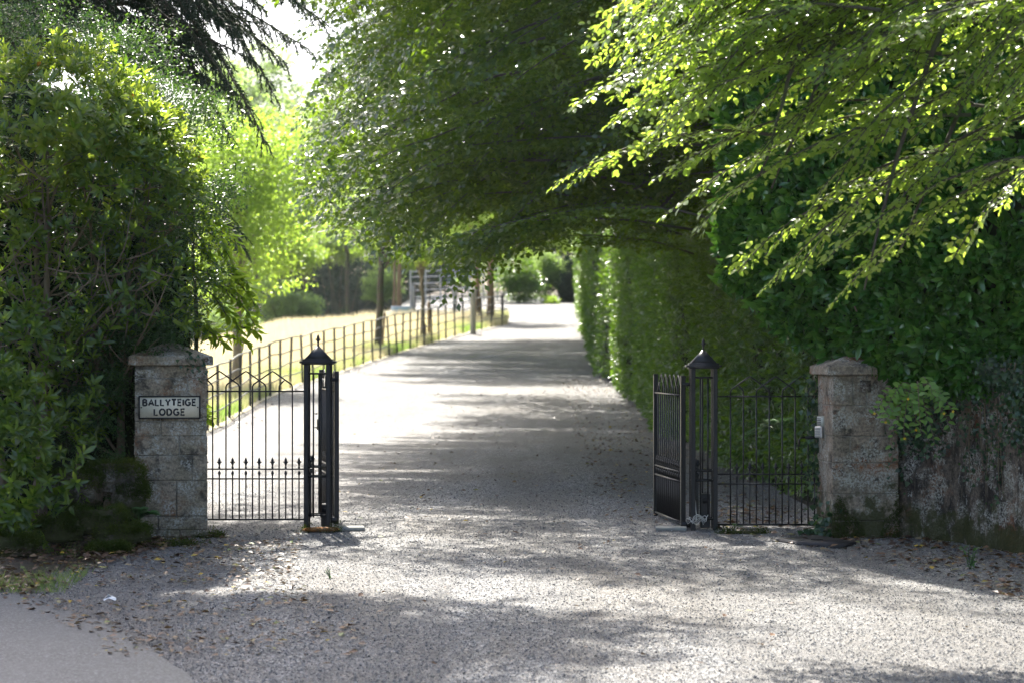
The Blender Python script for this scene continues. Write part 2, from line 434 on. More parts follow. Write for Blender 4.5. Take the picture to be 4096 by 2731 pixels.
def stone_mat(name, base1, base2, moss_z=None, orange=.35, lichen=.5, dark=.5, seed=0.0, mossamt=.9, streak=False):
    """weathered stone: mottled grain, white lichen, orange lichen, black mould, moss near the foot"""
    m, nt, bs, out = nm(name)
    p0 = pos(nt)
    mp = nt.nodes.new('ShaderNodeMapping'); mp.inputs['Location'].default_value = (seed, seed * .7, seed * 1.3)
    nt.links.new(p0, mp.inputs['Vector']); p = mp.outputs[0]
    g = noise(nt, p, 42, 6, .75)
    c = mixc(nt, ramp(nt, noise(nt, p, 4.5, 5, .6), [(.38, 0), (.62, 1)]), base1, base2)
    c = mixc(nt, .8, c, ramp(nt, g, [(.32, G(.22, .22, .22)), (.5, G(.95, .95, .95)), (.68, G(1.75, 1.72, 1.65))]), 'MULTIPLY')
    c = mixc(nt, ramp(nt, noise(nt, p, 6.5, 7, .7), [(.52, 0), (.64, dark)]), c, (.035, .033, .03))
    if streak:
        st = noise(nt, scaled(nt, p, (1, 1, .22)), 6.5, 8, .8)
        c = mixc(nt, ramp(nt, st, [(.44, .92), (.56, 0)]), c, (.018, .016, .014))
        c = mixc(nt, ramp(nt, noise(nt, scaled(nt, p, (1, 1, .4)), 21, 6, .75), [(.595, 0), (.64, .9)]), c, (.42, .41, .38))
    o = math_(nt, 'MULTIPLY', ramp(nt, noise(nt, p, 3.1, 4, .55), [(.54, 0), (.66, 1)]), ramp(nt, noise(nt, p, 38, 4, .7), [(.42, 0), (.55, orange)]))
    c = mixc(nt, o, c, (.24, .075, .018))
    l = math_(nt, 'MULTIPLY', ramp(nt, noise(nt, p, 5.3, 5, .6), [(.47, 0), (.56, 1)]), ramp(nt, noise(nt, p, 55, 5, .75), [(.46, 0), (.56, lichen)]))
    c = mixc(nt, l, c, (.46, .45, .39))
    if moss_z is not None:
        sep = nt.nodes.new('ShaderNodeSeparateXYZ'); nt.links.new(p0, sep.inputs[0])
        hz = nd(nt, 'ShaderNodeMapRange', **{'From Min': moss_z + .22, 'From Max': moss_z - .22, 'To Min': 0.0, 'To Max': 1.0})
        nt.links.new(sep.outputs[2], hz.inputs['Value'])
        mm = math_(nt, 'ADD', hz.outputs[0], math_(nt, 'MULTIPLY', math_(nt, 'SUBTRACT', noise(nt, p, 5, 6, .7), .5), 3.0))
        mf = ramp(nt, mm, [(.55, 0), (.85, mossamt)])
        c = mixc(nt, mf, c, mixc(nt, noise(nt, p, 30, 4, .7), (.012, .016, .004), (.065, .07, .014)))
    nt.links.new(c, bs.inputs['Base Color']); bs.inputs['Roughness'].default_value = .9; bs.inputs['Specular IOR Level'].default_value = .25
    bump(nt, bs, math_(nt, 'ADD', g, noise(nt, p, 12, 5, .6)), .9, .012)
    return m
M_pillarL = stone_mat('left_pillar_stone', (.22, .19, .13), (.32, .265, .195), 0.05, .6, .95, .85, 1.3, .5)
M_pillarR = stone_mat('right_pillar_stone', (.20, .168, .125), (.31, .25, .19), .30, 1.0, .9, .9, 6.1)
M_mortar = stone_mat('mortar', (.24, .22, .18), (.3, .28, .23), 0.05, .2, .4, .5, 3.3, .5)
M_wall = stone_mat('stained_wall_render', (.12, .092, .07), (.19, .155, .12), .24, .5, .7, .85, 9.2, .85, True)
M_rock = stone_mat('mossy_rock', (.06, .048, .032), (.12, .10, .07), .45, .2, .3, .7, 4.4, .9)

def iron_mat():
    m, nt, bs, out = nm('black_iron'); p = pos(nt)
    n1 = noise(nt, p, 70, 6, .7)
    c = mixc(nt, ramp(nt, n1, [(.6, 0), (.72, .6)]), (.008, .0085, .010), (.035, .032, .03))
    nt.links.new(c, bs.inputs['Base Color']); nt.links.new(ramp(nt, n1, [(.3, .28), (.7, .5)]), bs.inputs['Roughness'])
    bs.inputs['Specular IOR Level'].default_value = .4
    bump(nt, bs, n1, .25, .002); return m
M_iron = iron_mat()
def _dusty():
    m = M_iron.copy(); m.name = 'dusty_iron'; mx = [n for n in m.node_tree.nodes if n.type == 'MIX'][0]
    mx.inputs[6].default_value = (.022, .024, .028, 1); mx.inputs[7].default_value = (.11, .11, .105, 1); return m
M_capiron = _dusty()
def plain(name, c, rough=.5, metal=0.0, var=.15, scale=30):
    m, nt, bs, out = nm(name)
    k = noise(nt, pos(nt), scale, 5, .65)
    nt.links.new(mixc(nt, k, tuple(x * (1 - var) for x in c), tuple(min(1, x * (1 + var)) for x in c)), bs.inputs['Base Color'])
    bs.inputs['Roughness'].default_value = rough; bs.inputs['Metallic'].default_value = metal
    bump(nt, bs, k, .2, .003); return m
M_fence = plain('weathered_fence_iron', (.036, .037, .038), .5, .2, .3, 8)
M_railtop = plain('sunlit_top_rail', (.2, .2, .19), .4, .4, .3)  # paler than the other rails: sun on it put into the colour
M_rail_pale = plain('bright_rail_steel', (.42, .43, .44), .4, .6, .2)
M_signplate = None
def sign_mat():
    m, nt, bs, out = nm('sign_enamel'); p = pos(nt)
    c = mixc(nt, ramp(nt, noise(nt, p, 9, 6, .7), [(.35, 0), (.75, .55)]), (.80, .74, .58), (.62, .53, .37))
    c = mixc(nt, ramp(nt, noise(nt, p, 60, 5, .75), [(.6, 0), (.74, .7)]), c, (.22, .16, .09))
    nt.links.new(c, bs.inputs['Base Color']); bs.inputs['Roughness'].default_value = .55
    bump(nt, bs, noise(nt, p, 60, 4), .2, .002); return m
M_sign = sign_mat()
M_letter = plain('black_lettering', (.018, .017, .016), .5)
M_keybox = plain('keypad_beige', (.42, .39, .31), .45)
M_keysteel = plain('keypad_steel', (.5, .5, .52), .3, .7)
M_keyscreen = plain('keypad_label', (.62, .62, .55), .4)
M_cover = plain('dark_cover_iron', (.03, .028, .03), .6, .2, .4)
M_slab = plain('slab_concrete', (.24, .24, .22), .85, 0, .3)
M_rope = plain('rope', (.45, .44, .40), .8)
M_darkbox = plain('dark_plastic', (.02, .02, .022), .5)
M_white = plain('white_paper', (.8, .8, .8), .7, 0, .05)
M_trough = plain('pale_teal_plastic', (.42, .58, .6), .45)
M_yellow = plain('yellow_petal', (.75, .5, .02), .6)

# ------------------------------------------------------------------ terrain
_py = A(-60, 0, 10, 21.3, 30, 45, 47, 53, 64, 71, 83, 94, 104, 120, 150, 260, 900)
_pz = A(-1.2, -.75, -.45, 0, 0, .0, .13, .45, .93, 1.26, 1.77, 2.43, 3.12, 4.0, 5.0, 6, 8)
_yy = np.linspace(-60, 900, 4801); _zz = np.interp(_yy, _py, _pz)
_k = np.ones(21) / 21; _zz = np.convolve(np.pad(_zz, 10, 'edge'), _k, 'valid')
def H(x, y):
    x = np.asarray(x, float); y = np.asarray(y, float)
    z = np.interp(y, _yy, _zz)
    z = z - .27 * np.clip(-9 - x, 0, 12) * sstep(46, 60, y)
    wl = sstep(-4.6, -8.5, x)
    yc = 98.0
    z = z - wl * np.minimum(14, .14 * np.logaddexp(0, (y - yc) / 3) * 3)
    bank = sstep(-3.5, -4.6, x) * sstep(17.0, 18.4, y) * sstep(24, 22, y)
    return z + bank * .16
def sheet(name, xs_fn, ys, mat, nx, lift=0.0, rough=.0, seed=1):
    V = np.zeros((len(ys), nx, 3))
    for i, y in enumerate(ys):
        a, b = xs_fn(y); x = np.linspace(a, b, nx); V[i, :, 0] = x; V[i, :, 1] = y; V[i, :, 2] = H(x, y) + lift
    if rough:
        V[:, :, 2] += rough * vnoise(V * A(1, 1, 0), seed, 2.2)
    return MB().grid(V).build(name, mat, None, True)
ys_g = np.unique(np.concatenate([np.linspace(-40, 10, 15), np.arange(10, 125, .5), np.linspace(125, 300, 60), np.linspace(300, 420, 20)]))
xs_g = np.unique(np.concatenate([np.linspace(-260, -40, 24), np.arange(-40, 20, .6), np.linspace(20, 260, 26)]))
XX, YY = np.meshgrid(xs_g, ys_g)
structure(MB().grid(np.stack([XX, YY, H(XX, YY) - .045], -1)).build('ground', M_soil, None, True), 'dark soil ground under the hedges and trees', 'ground')
_fy = A(40, 45, 47, 53, 58, 64, 71, 77, 83, 89, 94); _fx = A(-5.68, -5.66, -5.6, -5.46, -5.15, -4.53, -3.79, -3.2, -2.5, -1.45, -.16)
def fence_x(y): return np.interp(y, _fy, _fx)
def drive_edges(y):
    l = np.interp(y, [8, 17.3, 17.6, 18.7, 20.3, 20.9, 21.6, 30, 40, 45, 94, 97, 101, 122], [-7, -6.5, -3.8, -3.35, -2.9, -3.0, -4.5, -5.6, -5.7, -5.55, -.05, -1.0, -12, -14])
    if 45 < y < 94: l = fence_x(y) + .12
    r = np.interp(y, [8, 15.5, 19.4, 20.6, 21.8, 24, 122], [12, 8, 4.5, 3.9, 3.2, 2.95, 3.3])
    return float(l), float(r)
structure(sheet('gravel_drive', drive_edges, np.concatenate([np.arange(8, 30, .12), np.arange(30, 122, .5)]), M_gravel, 90, 0.0, .008), 'grey gravel drive running through the open gates and uphill', 'drive')
def meadow_edges(y): return -40.0, (float(fence_x(y)) + .1 if y < 94 else float(np.interp(y, [94, 97, 101, 130], [-.1, -1.05, -12, -12])))
structure(sheet('meadow', meadow_edges, np.arange(26, 130, .6), M_meadow, 80, .0, .02), 'sloping dry meadow behind the thin iron fence', 'meadow')
# asphalt road in the near left corner: its edge curves towards the camera
_ax = A(-14, -6, -3.67, -3.06, -2.30, -1.81, -1.2, 0, 3, 9, 16); _ay = A(17.6, 17.6, 17.35, 16.53, 15.13, 13.67, 12.4, 11.3, 10.0, 8.8, 8.2)
_t = np.linspace(0, 1, 120); _s = np.linspace(0, 1, 11)
ex = np.interp(_t, _s, _ax); ey = np.interp(_t, _s, _ay)
_kk = np.ones(7) / 7
ex = np.convolve(np.pad(ex, 3, 'edge'), _kk, 'valid'); ey = np.convolve(np.pad(ey, 3, 'edge'), _kk, 'valid')
ey = ey + .05 * np.sin(ex * 9) + .03 * np.sin(ex * 23 + 1)
V = np.zeros((120, 40, 3))
for k in range(40):
    f = (k / 39) ** 1.2
    V[:, k, 0] = ex * (1 + f * .6); V[:, k, 1] = ey * (1 - f) + (-9) * f
V[:, :, 2] = H(V[:, :, 0], V[:, :, 1]) + .016
V[:, 0, 2] -= .012
structure(MB().grid(V[:, ::-1]).build('road', M_asphalt, None, True), 'smooth grey asphalt road edge in the near left corner', 'road')

# ------------------------------------------------------------------ stone pillars
def bevel_box(sx, sy, sz, bev=.012, jit=.006):
    bm = bmesh.new(); bmesh.ops.create_cube(bm, size=1)
    for v in bm.verts:
        v.co = Vector((v.co.x * sx + random.uniform(-jit, jit), v.co.y * sy + random.uniform(-jit, jit), v.co.z * sz + random.uniform(-jit, jit) * .5))
    bmesh.ops.bevel(bm, geom=list(bm.edges), offset=bev, segments=1, affect='EDGES')
    me = bpy.data.meshes.new('block'); bm.to_mesh(me); bm.free(); return me
random.seed(5)
def pillar(label, loc, rz, wd, dp, z0, courses, mat, cap_w, cap_d, flare=0.0):
    """courses: (height, [vertical joints as fractions of the width]) from the foot up"""
    t = thing('stone_pillar', label, 'pillar', loc, rz)
    z = z0
    tot = sum(c[0] for c in courses)
    MB().box((0, 0, z0 + tot / 2), (wd - .012, dp - .012, tot)).build('mortar_core', M_mortar, t)
    for i, (h, js) in enumerate(courses):
        k = 1 + flare * (1 - i / len(courses))
        xs = [0] + list(js) + [1]
        for a, b in zip(xs[:-1], xs[1:]):
            splits = [(0, 1)] if (i % 2 or b - a < .3) else [(0, .58), (.58, 1)]
            for (d0, d1) in splits:
                w_ = (b - a) * wd * k - .005; d_ = (d1 - d0) * dp * k - .005
                me = bevel_box(w_, d_, h - .005, .006, .003)
                link('stone_block', me, mat, t, ((a + b) / 2 * wd * k - wd * k / 2 + random.uniform(-.003, .003), ((d0 + d1) / 2 - .5) * dp * k + random.uniform(-.004, .004), z + h / 2))
        z += h
    # cap: slab and low pyramid
    bm = bmesh.new()
    hw, hd = cap_w / 2, cap_d / 2
    lo = [bm.verts.new((sx * hw, sy * hd, z)) for sx, sy in ((-1, -1), (1, -1), (1, 1), (-1, 1))]
    hi = [bm.verts.new((sx * hw * random.uniform(.985, 1), sy * hd, z + .075 + random.uniform(-.004, .004))) for sx, sy in ((-1, -1), (1, -1), (1, 1), (-1, 1))]
    ap = [bm.verts.new((sx * .05, sy * .05, z + .190)) for sx, sy in ((-1, -1), (1, -1), (1, 1), (-1, 1))]
    bm.faces.new(lo[::-1]); bm.faces.new(ap)
    for i in range(4):
        j = (i + 1) % 4
        bm.faces.new((lo[i], lo[j], hi[j], hi[i])); bm.faces.new((hi[i], hi[j], ap[j], ap[i]))
    bmesh.ops.bevel(bm, geom=list(bm.edges), offset=.008, segments=1, affect='EDGES')
    me = bpy.data.meshes.new('cap'); bm.to_mesh(me); bm.free()
    link('cap', me, mat, t)
    return t, z
CL = [(.13, [.62]), (.115, [.33]), (.305, [.58]), (.215, [.29, .79]), (.165, [.62]), (.125, [.36]), (.12, [.36]), (.245, [.73]), (.112, [])]
pl, ztopL = pillar('left gate pillar of squared stone, bearing the painted name plate', (-2.955, 20.92, 0), R(8.5), .605, .6, -.10, CL, M_pillarL, .72, .70, .035)
CR = [(.20, []), (.23, [.3]), (.265, []), (.225, [.27]), (.26, [.8]), (.26, [.30, .52])]
pr, ztopR = pillar('right gate pillar of orange-stained stone, mossy at its foot, beside the dark wall', (2.985, 20.9, 0), R(5.0), .57, .62, -.09, CR, M_pillarR, .69, .72, .02)
MB().box((.0, -.31, 1.255), (.09, .012, .10)).build('inset_stone', M_wall, pr)

# name plate on the left pillar
sg = thing('name_plate', 'cream plate lettered BALLYTEIGE LODGE in black on the left pillar', 'sign', (-2.955, 20.92, 0), R(8.5))
fy = -.318
zs = CAMZ - (406.5 - 345) / (FPX / 20.6)
MB().box((-.01, fy, zs), (.522, .012, .192)).build('plate', M_sign, sg)
bd = MB()
for s_ in (-1, 1):
    bd.box((-.01, fy - .006, zs + s_ * .0925), (.522, .012, .012)); bd.box((-.01 + s_ * .256, fy - .006, zs), (.012, .0119, .173))
bd.build('border', M_letter, sg)
def arc(cx_, cz_, rx, rz_, a0, a1, n=9):
    a = np.radians(np.linspace(a0, a1, n)); return [(cx_ + rx * math.cos(k), cz_ + rz_ * math.sin(k)) for k in a]
GLYPH = {   # strokes in a box one high; (advance width, strokes)
 'B': (.62, [[(.06, 0), (.06, 1)], [(.06, 1), (.28, 1)] + arc(.30, .765, .20, .235, 90, -90, 7) + [(.06, .53)], [(.06, .53), (.30, .53)] + arc(.32, .265, .24, .265, 90, -90, 7) + [(.06, 0)]]),
 'A': (.70, [[(.02, 0), (.35, 1), (.68, 0)], [(.16, .32), (.54, .32)]]),
 'L': (.52, [[(.06, 1), (.06, 0), (.48, 0)]]),
 'Y': (.66, [[(.03, 1), (.33, .5), (.63, 1)], [(.33, .5), (.33, 0)]]),
 'T': (.62, [[(.02, 1), (.60, 1)], [(.31, 1), (.31, 0)]]),
 'E': (.54, [[(.50, 1), (.06, 1), (.06, 0), (.50, 0)], [(.06, .52), (.44, .52)]]),
 'I': (.14, [[(.07, 0), (.07, 1)]]),
 'G': (.74, [arc(.38, .5, .33, .5, 48, 335, 16) + [(.68, .46), (.42, .46)]]),
 'O': (.76, [arc(.38, .5, .33, .5, 90, 450, 20)]),
 'D': (.68, [[(.06, 0), (.06, 1), (.28, 1)] + arc(.28, .5, .34, .5, 90, -90, 11) + [(.06, 0)]]),
}
def lettering(txt, cx, cz, width, height):
    gap = .17; tot = sum(GLYPH[c][0] for c in txt) + gap * (len(txt) - 1); k = width / tot; x = cx - width / 2; r = height * .118
    for c in txt:
        mb = MB()
        for st in GLYPH[c][1]: mb.tube([(x + a * k, 0, cz + (b - .5) * (height - 2 * r)) for a, b in st], r, 8)
        for v in mb.v: v[:, 1] = v[:, 1] * .45 + fy - .008
        mb.build('letter', M_letter, sg, True)
        x += (GLYPH[c][0] + gap) * k
lettering('BALLYTEIGE', -.012, zs + .042, .45, .066)
lettering('LODGE', -.012, zs - .040, .262, .066)
for s_ in (-1, 1): MB().tube([(-.01 + s_ * .238, fy - .004, zs), (-.01 + s_ * .238, fy - .012, zs)], .006, 8).build('screw', M_letter, sg)

# ------------------------------------------------------------------ iron gates
ZB, ZM1, ZM2, ZT, ZA = .076, .433, .518, 1.20, 1.375
def fleur(mb, c=(0, 0, 0), s=1.0):
    mb.lathe([(r * s, z * s) for r, z in [(.008, 0), (.011, .008), (.006, .018), (.008, .032), (.013, .045), (.017, .054), (.009, .058), (.013, .068), (.009, .082), (.001, .098)]], 8, c)
    mb.box((c[0], c[1], c[2] + .056 * s), (.044 * s, .010 * s, .010 * s)); return mb
ME_fleur = fleur(MB()).mesh('finial', True); ME_fleur.materials.append(M_iron)
ME_dog = MB().tube([(0, 0, ZB), (0, 0, ZM1 + .012)], .0065, 8).lathe([(.006, ZM1 + .01), (.007, ZM1 + .03), (.0135, ZM1 + .048), (.010, ZM1 + .060), (.002, ZM1 + .074)], 8).mesh('short_bar'); ME_dog.materials.append(M_iron)
ME_bar = MB().tube([(0, 0, ZB), (0, 0, ZT + .02)], .0065, 8).mesh('long_bar'); ME_bar.materials.append(M_iron)
def panel(t, x0, s, n, xa, xb, last_dog=True):
    """bars at x0 + i*s, rails from xa to xb, interlaced pointed arches on top"""
    for nme, z, h in (('bottom_rail', ZB, .014), ('lock_rail', ZM1, .012), ('lock_rail', ZM2, .012), ('top_rail', ZT, .013)):
        MB().box(((xa + xb) / 2, 0, z), (xb - xa, .028, h)).build(nme, M_iron, t)
    za = 1.262
    for i in range(n):
        x = x0 + i * s
        link('long_bar', ME_bar, None, t, (x, 0, 0))
    k = 0
    def jn(pts): return MB().tube(pts, .0068, 8)
    while k + 3 <= n - 1:
        a, b = x0 + k * s, x0 + (k + 3) * s; m = (a + b) / 2
        jn([(a, 0, ZT), (a, 0, za - .02), (a + .010, 0, za), (m - .018, 0, ZA - .010), (m, 0, ZA), (m + .018, 0, ZA - .010), (b - .010, 0, za), (b, 0, za - .02), (b, 0, ZT)]).build('arch', M_iron, t, True)
        k += 2
    x = x0 + s; jn([(x, .006, ZT), (x, .006, za - .02), (x - .010, .006, za), (x - s * .38, .006, za + .034)]).build('arch', M_iron, t, True)
    x = x0 + k * s; jn([(x, .006, ZT), (x, .006, za - .02), (x + .010, .006, za), (x + s * .38, .006, za + .034)]).build('arch', M_iron, t, True)
    for i in range(n if last_dog else n - 1):
        x = x0 + (i + .5) * s
        if x > xb - .02: continue
        link('short_bar', ME_dog, None, t, (x, 0, 0)); link('finial', ME_fleur, None, t, (x, 0, ZM2 + .006))
def tower(label, x, y, z0):
    t = thing('iron_gate_post', label, 'gate post', (x, y, z0), 0, 'open iron gate posts')
    h = .097
    for sx in (-1, 1):
        for sy in (-1, 1): link('corner_post', bevel_box(.040, .040, 1.50, .004, 0), M_iron, t, (sx * h, sy * h, 1.415 - .75))
    for sy in (-1, 1):
        for z in (ZB + .02, ZM1, ZM2, 1.335): MB().box((0, sy * h, z), (2 * h - .041, .02, .014)).build('rail', M_iron, t)
        for fx in (-.033, .033) if sy < 0 else (0,):
            MB().tube([(fx, sy * h, ZB), (fx, sy * h, 1.33)], .0075, 8).build('bar', M_iron, t)
        link('finial', ME_fleur, None, t, (-.055, sy * h, ZM2 + .007)); link('short_bar', ME_dog, None, t, (-.055, sy * h, 0))
    for sx in (-1, 1):
        for z in (ZB + .02, ZM1, ZM2, 1.335): MB().box((sx * h, 0, z), (.02, 2 * h - .041, .014)).build('rail', M_iron, t)
        MB().tube([(sx * h, 0, ZB), (sx * h, 0, 1.33)], .0075, 8).build('bar', M_iron, t)
    c = MB().box((0, 0, 1.419), (.262, .262, .012)).box((0, 0, 1.435), (.305, .305, .018)).box((0, 0, 1.4525), (.255, .255, .017))
    b = .112
    c.add(A((-b, -b, 1.461), (b, -b, 1.461), (b, b, 1.461), (-b, b, 1.461), (-.012, -.012, 1.575), (.012, -.012, 1.575), (.012, .012, 1.575), (-.012, .012, 1.575)),
          [[(0, 1, 5, 4), (1, 2, 6, 5), (2, 3, 7, 6), (3, 0, 4, 7), (4, 5, 6, 7), (3, 2, 1, 0)]])
    cp = c.build('cap', M_capiron, t)
    fleur(MB(), (0, 0, 1.572), 1.08).build('finial', M_iron, cp, True)
    return t
YG = 21.3
tower('left open iron gate post with pyramid cap, orange lichen at its foot', -1.708, YG, .02)
trR = tower('right open iron gate post with pyramid cap, rope coil at its foot', 1.685, YG, -.015)
t = thing('iron_railing', 'black iron railing between the left stone pillar and gate post', 'railing', (0, YG - .06, .0), 0, 'fixed iron railings')
panel(t, -2.746, .1167, 8, -2.80, -1.82)
t = thing('iron_railing', 'black iron railing between the right gate post and orange-stained stone pillar', 'railing', (0, YG - .06, -.045), 0, 'fixed iron railings')
panel(t, 1.919, .1136, 8, 1.80, 2.735)
MB().box((2.735, 0, .72), (.022, .022, 1.30)).build('end_stile', M_iron, t)
def leaf_gate(label, hx, hy, ang, z0, sg):
    t = thing('gate_leaf', label, 'gate', (hx, hy, z0), ang, 'open gate leaves')
    panel(t, .06, .1125, 12, 0.0, 1.45)
    for x in (0.0, 1.45):
        link('stile', bevel_box(.042, .042, 1.35, .004, 0), M_iron, t, (x, 0, .70))
    MB().box((.0, sg * .045, 1.30), (.045, .11, .03)).build('hinge', M_iron, t); MB().box((.0, sg * .03, .06), (.05, .09, .05)).build('hinge', M_iron, t)
    return t
lgL = leaf_gate('left gate leaf swung open inwards, seen nearly edge on', -1.552, YG + .08, math.atan2(1.45, -.25), .0, 1)
MB().box((1.40, .03, .86), (.05, .03, .10)).build('latch', M_iron, lgL)
MB().tube([(1.40, .045, .83), (1.43, .075, .83), (1.43, .075, .96), (1.40, .045, .96)], .008, 6).build('latch_handle', M_iron, lgL)
lgR = leaf_gate('right gate leaf swung open inwards before the hedge', 1.512, YG + .08, math.atan2(1.45, -.157), -.04, -1)

# things at the foot of the gate posts
def slab(label, x, y, dx, dy, rz):
    o = link('cover_plate', bevel_box(dx, dy, .03, .006, .004), M_slab, None, (x, y, float(H(x, y)) + .018), rz)
    tag(o, label, 'cover plate', 'gate motor cover plates')
slab('flat grey cover plate beside the left iron gate post', -1.43, YG - .02, .26, .24, .1)
slab('flat grey cover plate beside the right iron gate post', 1.40, YG - .06, .27, .2, -.1)
t = thing('gate_motor_box', 'dark upright motor box inside the right iron gate post', 'motor box', (1.70, YG + .0, 0))
link('casing', bevel_box(.085, .09, .30, .008, .002), M_darkbox, t, (0, 0, .15)); MB().box((0, -.048, .24), (.05, .006, .05)).build('access_panel', M_iron, t)
t = thing('gate_motor_box', 'small dark motor box low behind the left iron gate post', 'motor box', (-1.66, YG + .17, 0))
link('casing', bevel_box(.07, .08, .20, .008, .002), M_darkbox, t, (0, 0, .1)); MB().box((0, -.043, .14), (.04, .006, .04)).build('access_panel', M_iron, t)
mb = MB()
for k in range(4):
    a = np.linspace(0, 6.28 * 1.1, 26) + k
    mb.tube(np.stack([1.60 + .05 * k * .4 + .075 * np.cos(a) * (1 - .1 * k), YG - .13 - .02 * k + .05 * np.sin(a), .035 + .055 * np.abs(np.sin(a * 1.3 + k)) + .012 * k], -1), .004, 5)
mb.tube(curve((1.62, YG - .13, .06), (1.60, YG - .1, .30), 0, 8, .05), .0045, 5)
tag(mb.build('rope_coil', M_rope, None, True), 'tangled pale rope at the foot of the right iron gate post', 'rope')
# keypad on the right pillar
kp = thing('entry_keypad', 'beige entry keypad on a black bracket against the right pillar', 'keypad', (2.70, 20.94, 0), R(-52))
zk = CAMZ - (478 - 70 - 345 + 16) / 113.5
zk = CAMZ - (425.5 - 345) / 115.0
link('case', bevel_box(.105, .075, .185, .006, .001), M_keybox, kp, (0, 0, zk))
MB().box((0, -.041, zk + .045), (.075, .006, .075)).build('label_plate', M_keyscreen, kp)
for i in range(4): MB().box((-.012, -.0455, zk + .07 - i * .015), (.045, .003, .006)).build('label_line', M_letter, kp)
pad = link('key_panel', bevel_box(.085, .04, .098, .008, .001), M_keysteel, kp, (0, -.055, zk - .045))
for i in range(4):
    for j in range(3): MB().box(((j - 1) * .022, -.0215, .033 - i * .021), (.015, .006, .013)).build('key', M_keyscreen, pad)
bk = MB().box((2.655, YG - .075, zk - .105), (.16, .012, .03))
bk.tube([(2.575, YG - .075, zk - .105), (2.535, YG - .075, zk - .108), (2.522, YG - .075, zk - .125), (2.520, YG - .075, zk - .185)], .009, 6)
tag(bk.build('keypad_bracket', M_iron), 'black bent bracket below the keypad on the right railing', 'bracket')
# dark cover in the gravel
cv = thing('drain_cover', 'flat dark iron cover in the gravel before the right pillar', 'drain cover', (0, 0, 0))
pts = [W(776, 545, 20.3), W(815, 543, 20.6), W(856, 550, 20.05), W(838, 553, 19.8), W(800, 549, 20.05)]
P2 = A(*[(p[0], p[1]) for p in pts])
mb = MB(); zz = H(P2[:, 0], P2[:, 1]) + .03
lo_ = np.column_stack([P2, zz - .05]); hi_ = np.column_stack([P2, zz])
mb.add(np.concatenate([lo_, hi_]), [[(4, 3, 2, 1, 0)], [(5, 6, 7, 8, 9)], [(i, (i + 1) % 5, (i + 1) % 5 + 5, i + 5) for i in range(5)]])
mb.build('plate', M_cover, cv)
MB().box((P2[:, 0].mean(), P2[:, 1].mean(), zz.mean() + .006), (.10, .02, .008)).build('lifting_bar', M_iron, cv)

# ------------------------------------------------------------------ stained wall on the right
wx = A(3.22, 3.5, 3.73, 3.9, 4.13, 4.7, 5.6, 6.8, 8.4); wy = A(20.78, 20.55, 20.28, 19.95, 19.5, 18.2, 16.6, 14.9, 13.0)
tt = np.linspace(0, 1, 150); ss = np.linspace(0, 1, 9)
cx = np.interp(tt, ss, wx); cyy = np.interp(tt, ss, wy)
k9 = np.ones(9) / 9; cx = np.convolve(np.pad(cx, 4, 'reflect', reflect_type='odd'), k9, 'valid'); cyy = np.convolve(np.pad(cyy, 4, 'reflect', reflect_type='odd'), k9, 'valid')
tan = nrm(np.stack([np.gradient(cx), np.gradient(cyy)], -1)); nx_, ny_ = -tan[:, 1] * -1, tan[:, 0] * -1
nout = np.stack([tan[:, 1], -tan[:, 0]], -1)                      # towards the camera side
if nout[20, 1] > 0: nout = -nout
hs = np.linspace(-.3, 1.42, 44)
Vf = np.zeros((150, 44, 3)); Vf[:, :, 0] = cx[:, None]; Vf[:, :, 1] = cyy[:, None]; Vf[:, :, 2] = hs[None]
nz = .020 * vnoise(Vf, 31, 4.5) + .010 * vnoise(Vf, 32, 17)
off = nz + .03 * (1 - hs[None] / 1.4)
Vf[:, :, 0] += nout[:, 0, None] * off; Vf[:, :, 1] += nout[:, 1, None] * off
Vf[:, -1, 2] += .03 * vnoise(Vf[:, -1], 33, 3)
Vb = Vf[:, -1:, :].copy(); Vb[:, 0, 0] -= nout[:, 0] * .38; Vb[:, 0, 1] -= nout[:, 1] * .38
Vc = Vb.copy(); Vc[:, 0, 2] = -.3
wt = thing('garden_wall', 'dark stained curving wall right of the right stone pillar', 'wall', (0, 0, 0))
MB().grid(np.concatenate([Vf, Vb, Vc], 1)).build('wall_face', M_wall, wt, True)

# ------------------------------------------------------------------ fences
fence = thing('estate_fence', 'thin four-rail iron fence curving uphill along the left of the drive', 'fence', (0, 0, 0))
_fy2 = np.linspace(43.0, 94, 800); _fx2 = fence_x(_fy2)
kx = np.ones(61) / 61; _fx2 = np.convolve(np.pad(_fx2, 30, 'reflect', reflect_type='odd'), kx, 'valid')
fpath = np.stack([_fx2, _fy2], -1)
back = A((-.16, 94), (-.9, 96.4), (-2.1, 98.9), (-3.4, 101.3), (-4.5, 103.6))
fpath = np.concatenate([fpath, np.stack([np.interp(np.linspace(0, 1, 200)[1:], np.linspace(0, 1, 5), back[:, i]) for i in (0, 1)], -1)])
seg = np.concatenate([[0], np.cumsum(np.linalg.norm(np.diff(fpath, axis=0), axis=1))])
def fat(s_): return np.stack([np.interp(s_, seg, fpath[:, 0]), np.interp(s_, seg, fpath[:, 1])], -1)
FH = A(1.15, .86, .57, .29)
spost = np.arange(.3, seg[-1], 1.52) + rng.normal(0, .05, len(np.arange(.3, seg[-1], 1.52)))
pp = fat(spost); pz = H(pp[:, 0], pp[:, 1])
me_post = bevel_box(.055, .018, 1.45, .003, 0); me_post.materials.append(M_fence)
for i in range(len(pp)):
    o = link('post', me_post, None, fence, (pp[i, 0], pp[i, 1], pz[i] + .44))
    o.rotation_euler = (rng.normal(0, .022), rng.normal(0, .03), math.atan2(1, .2) - R(80) + rng.normal(0, .1))
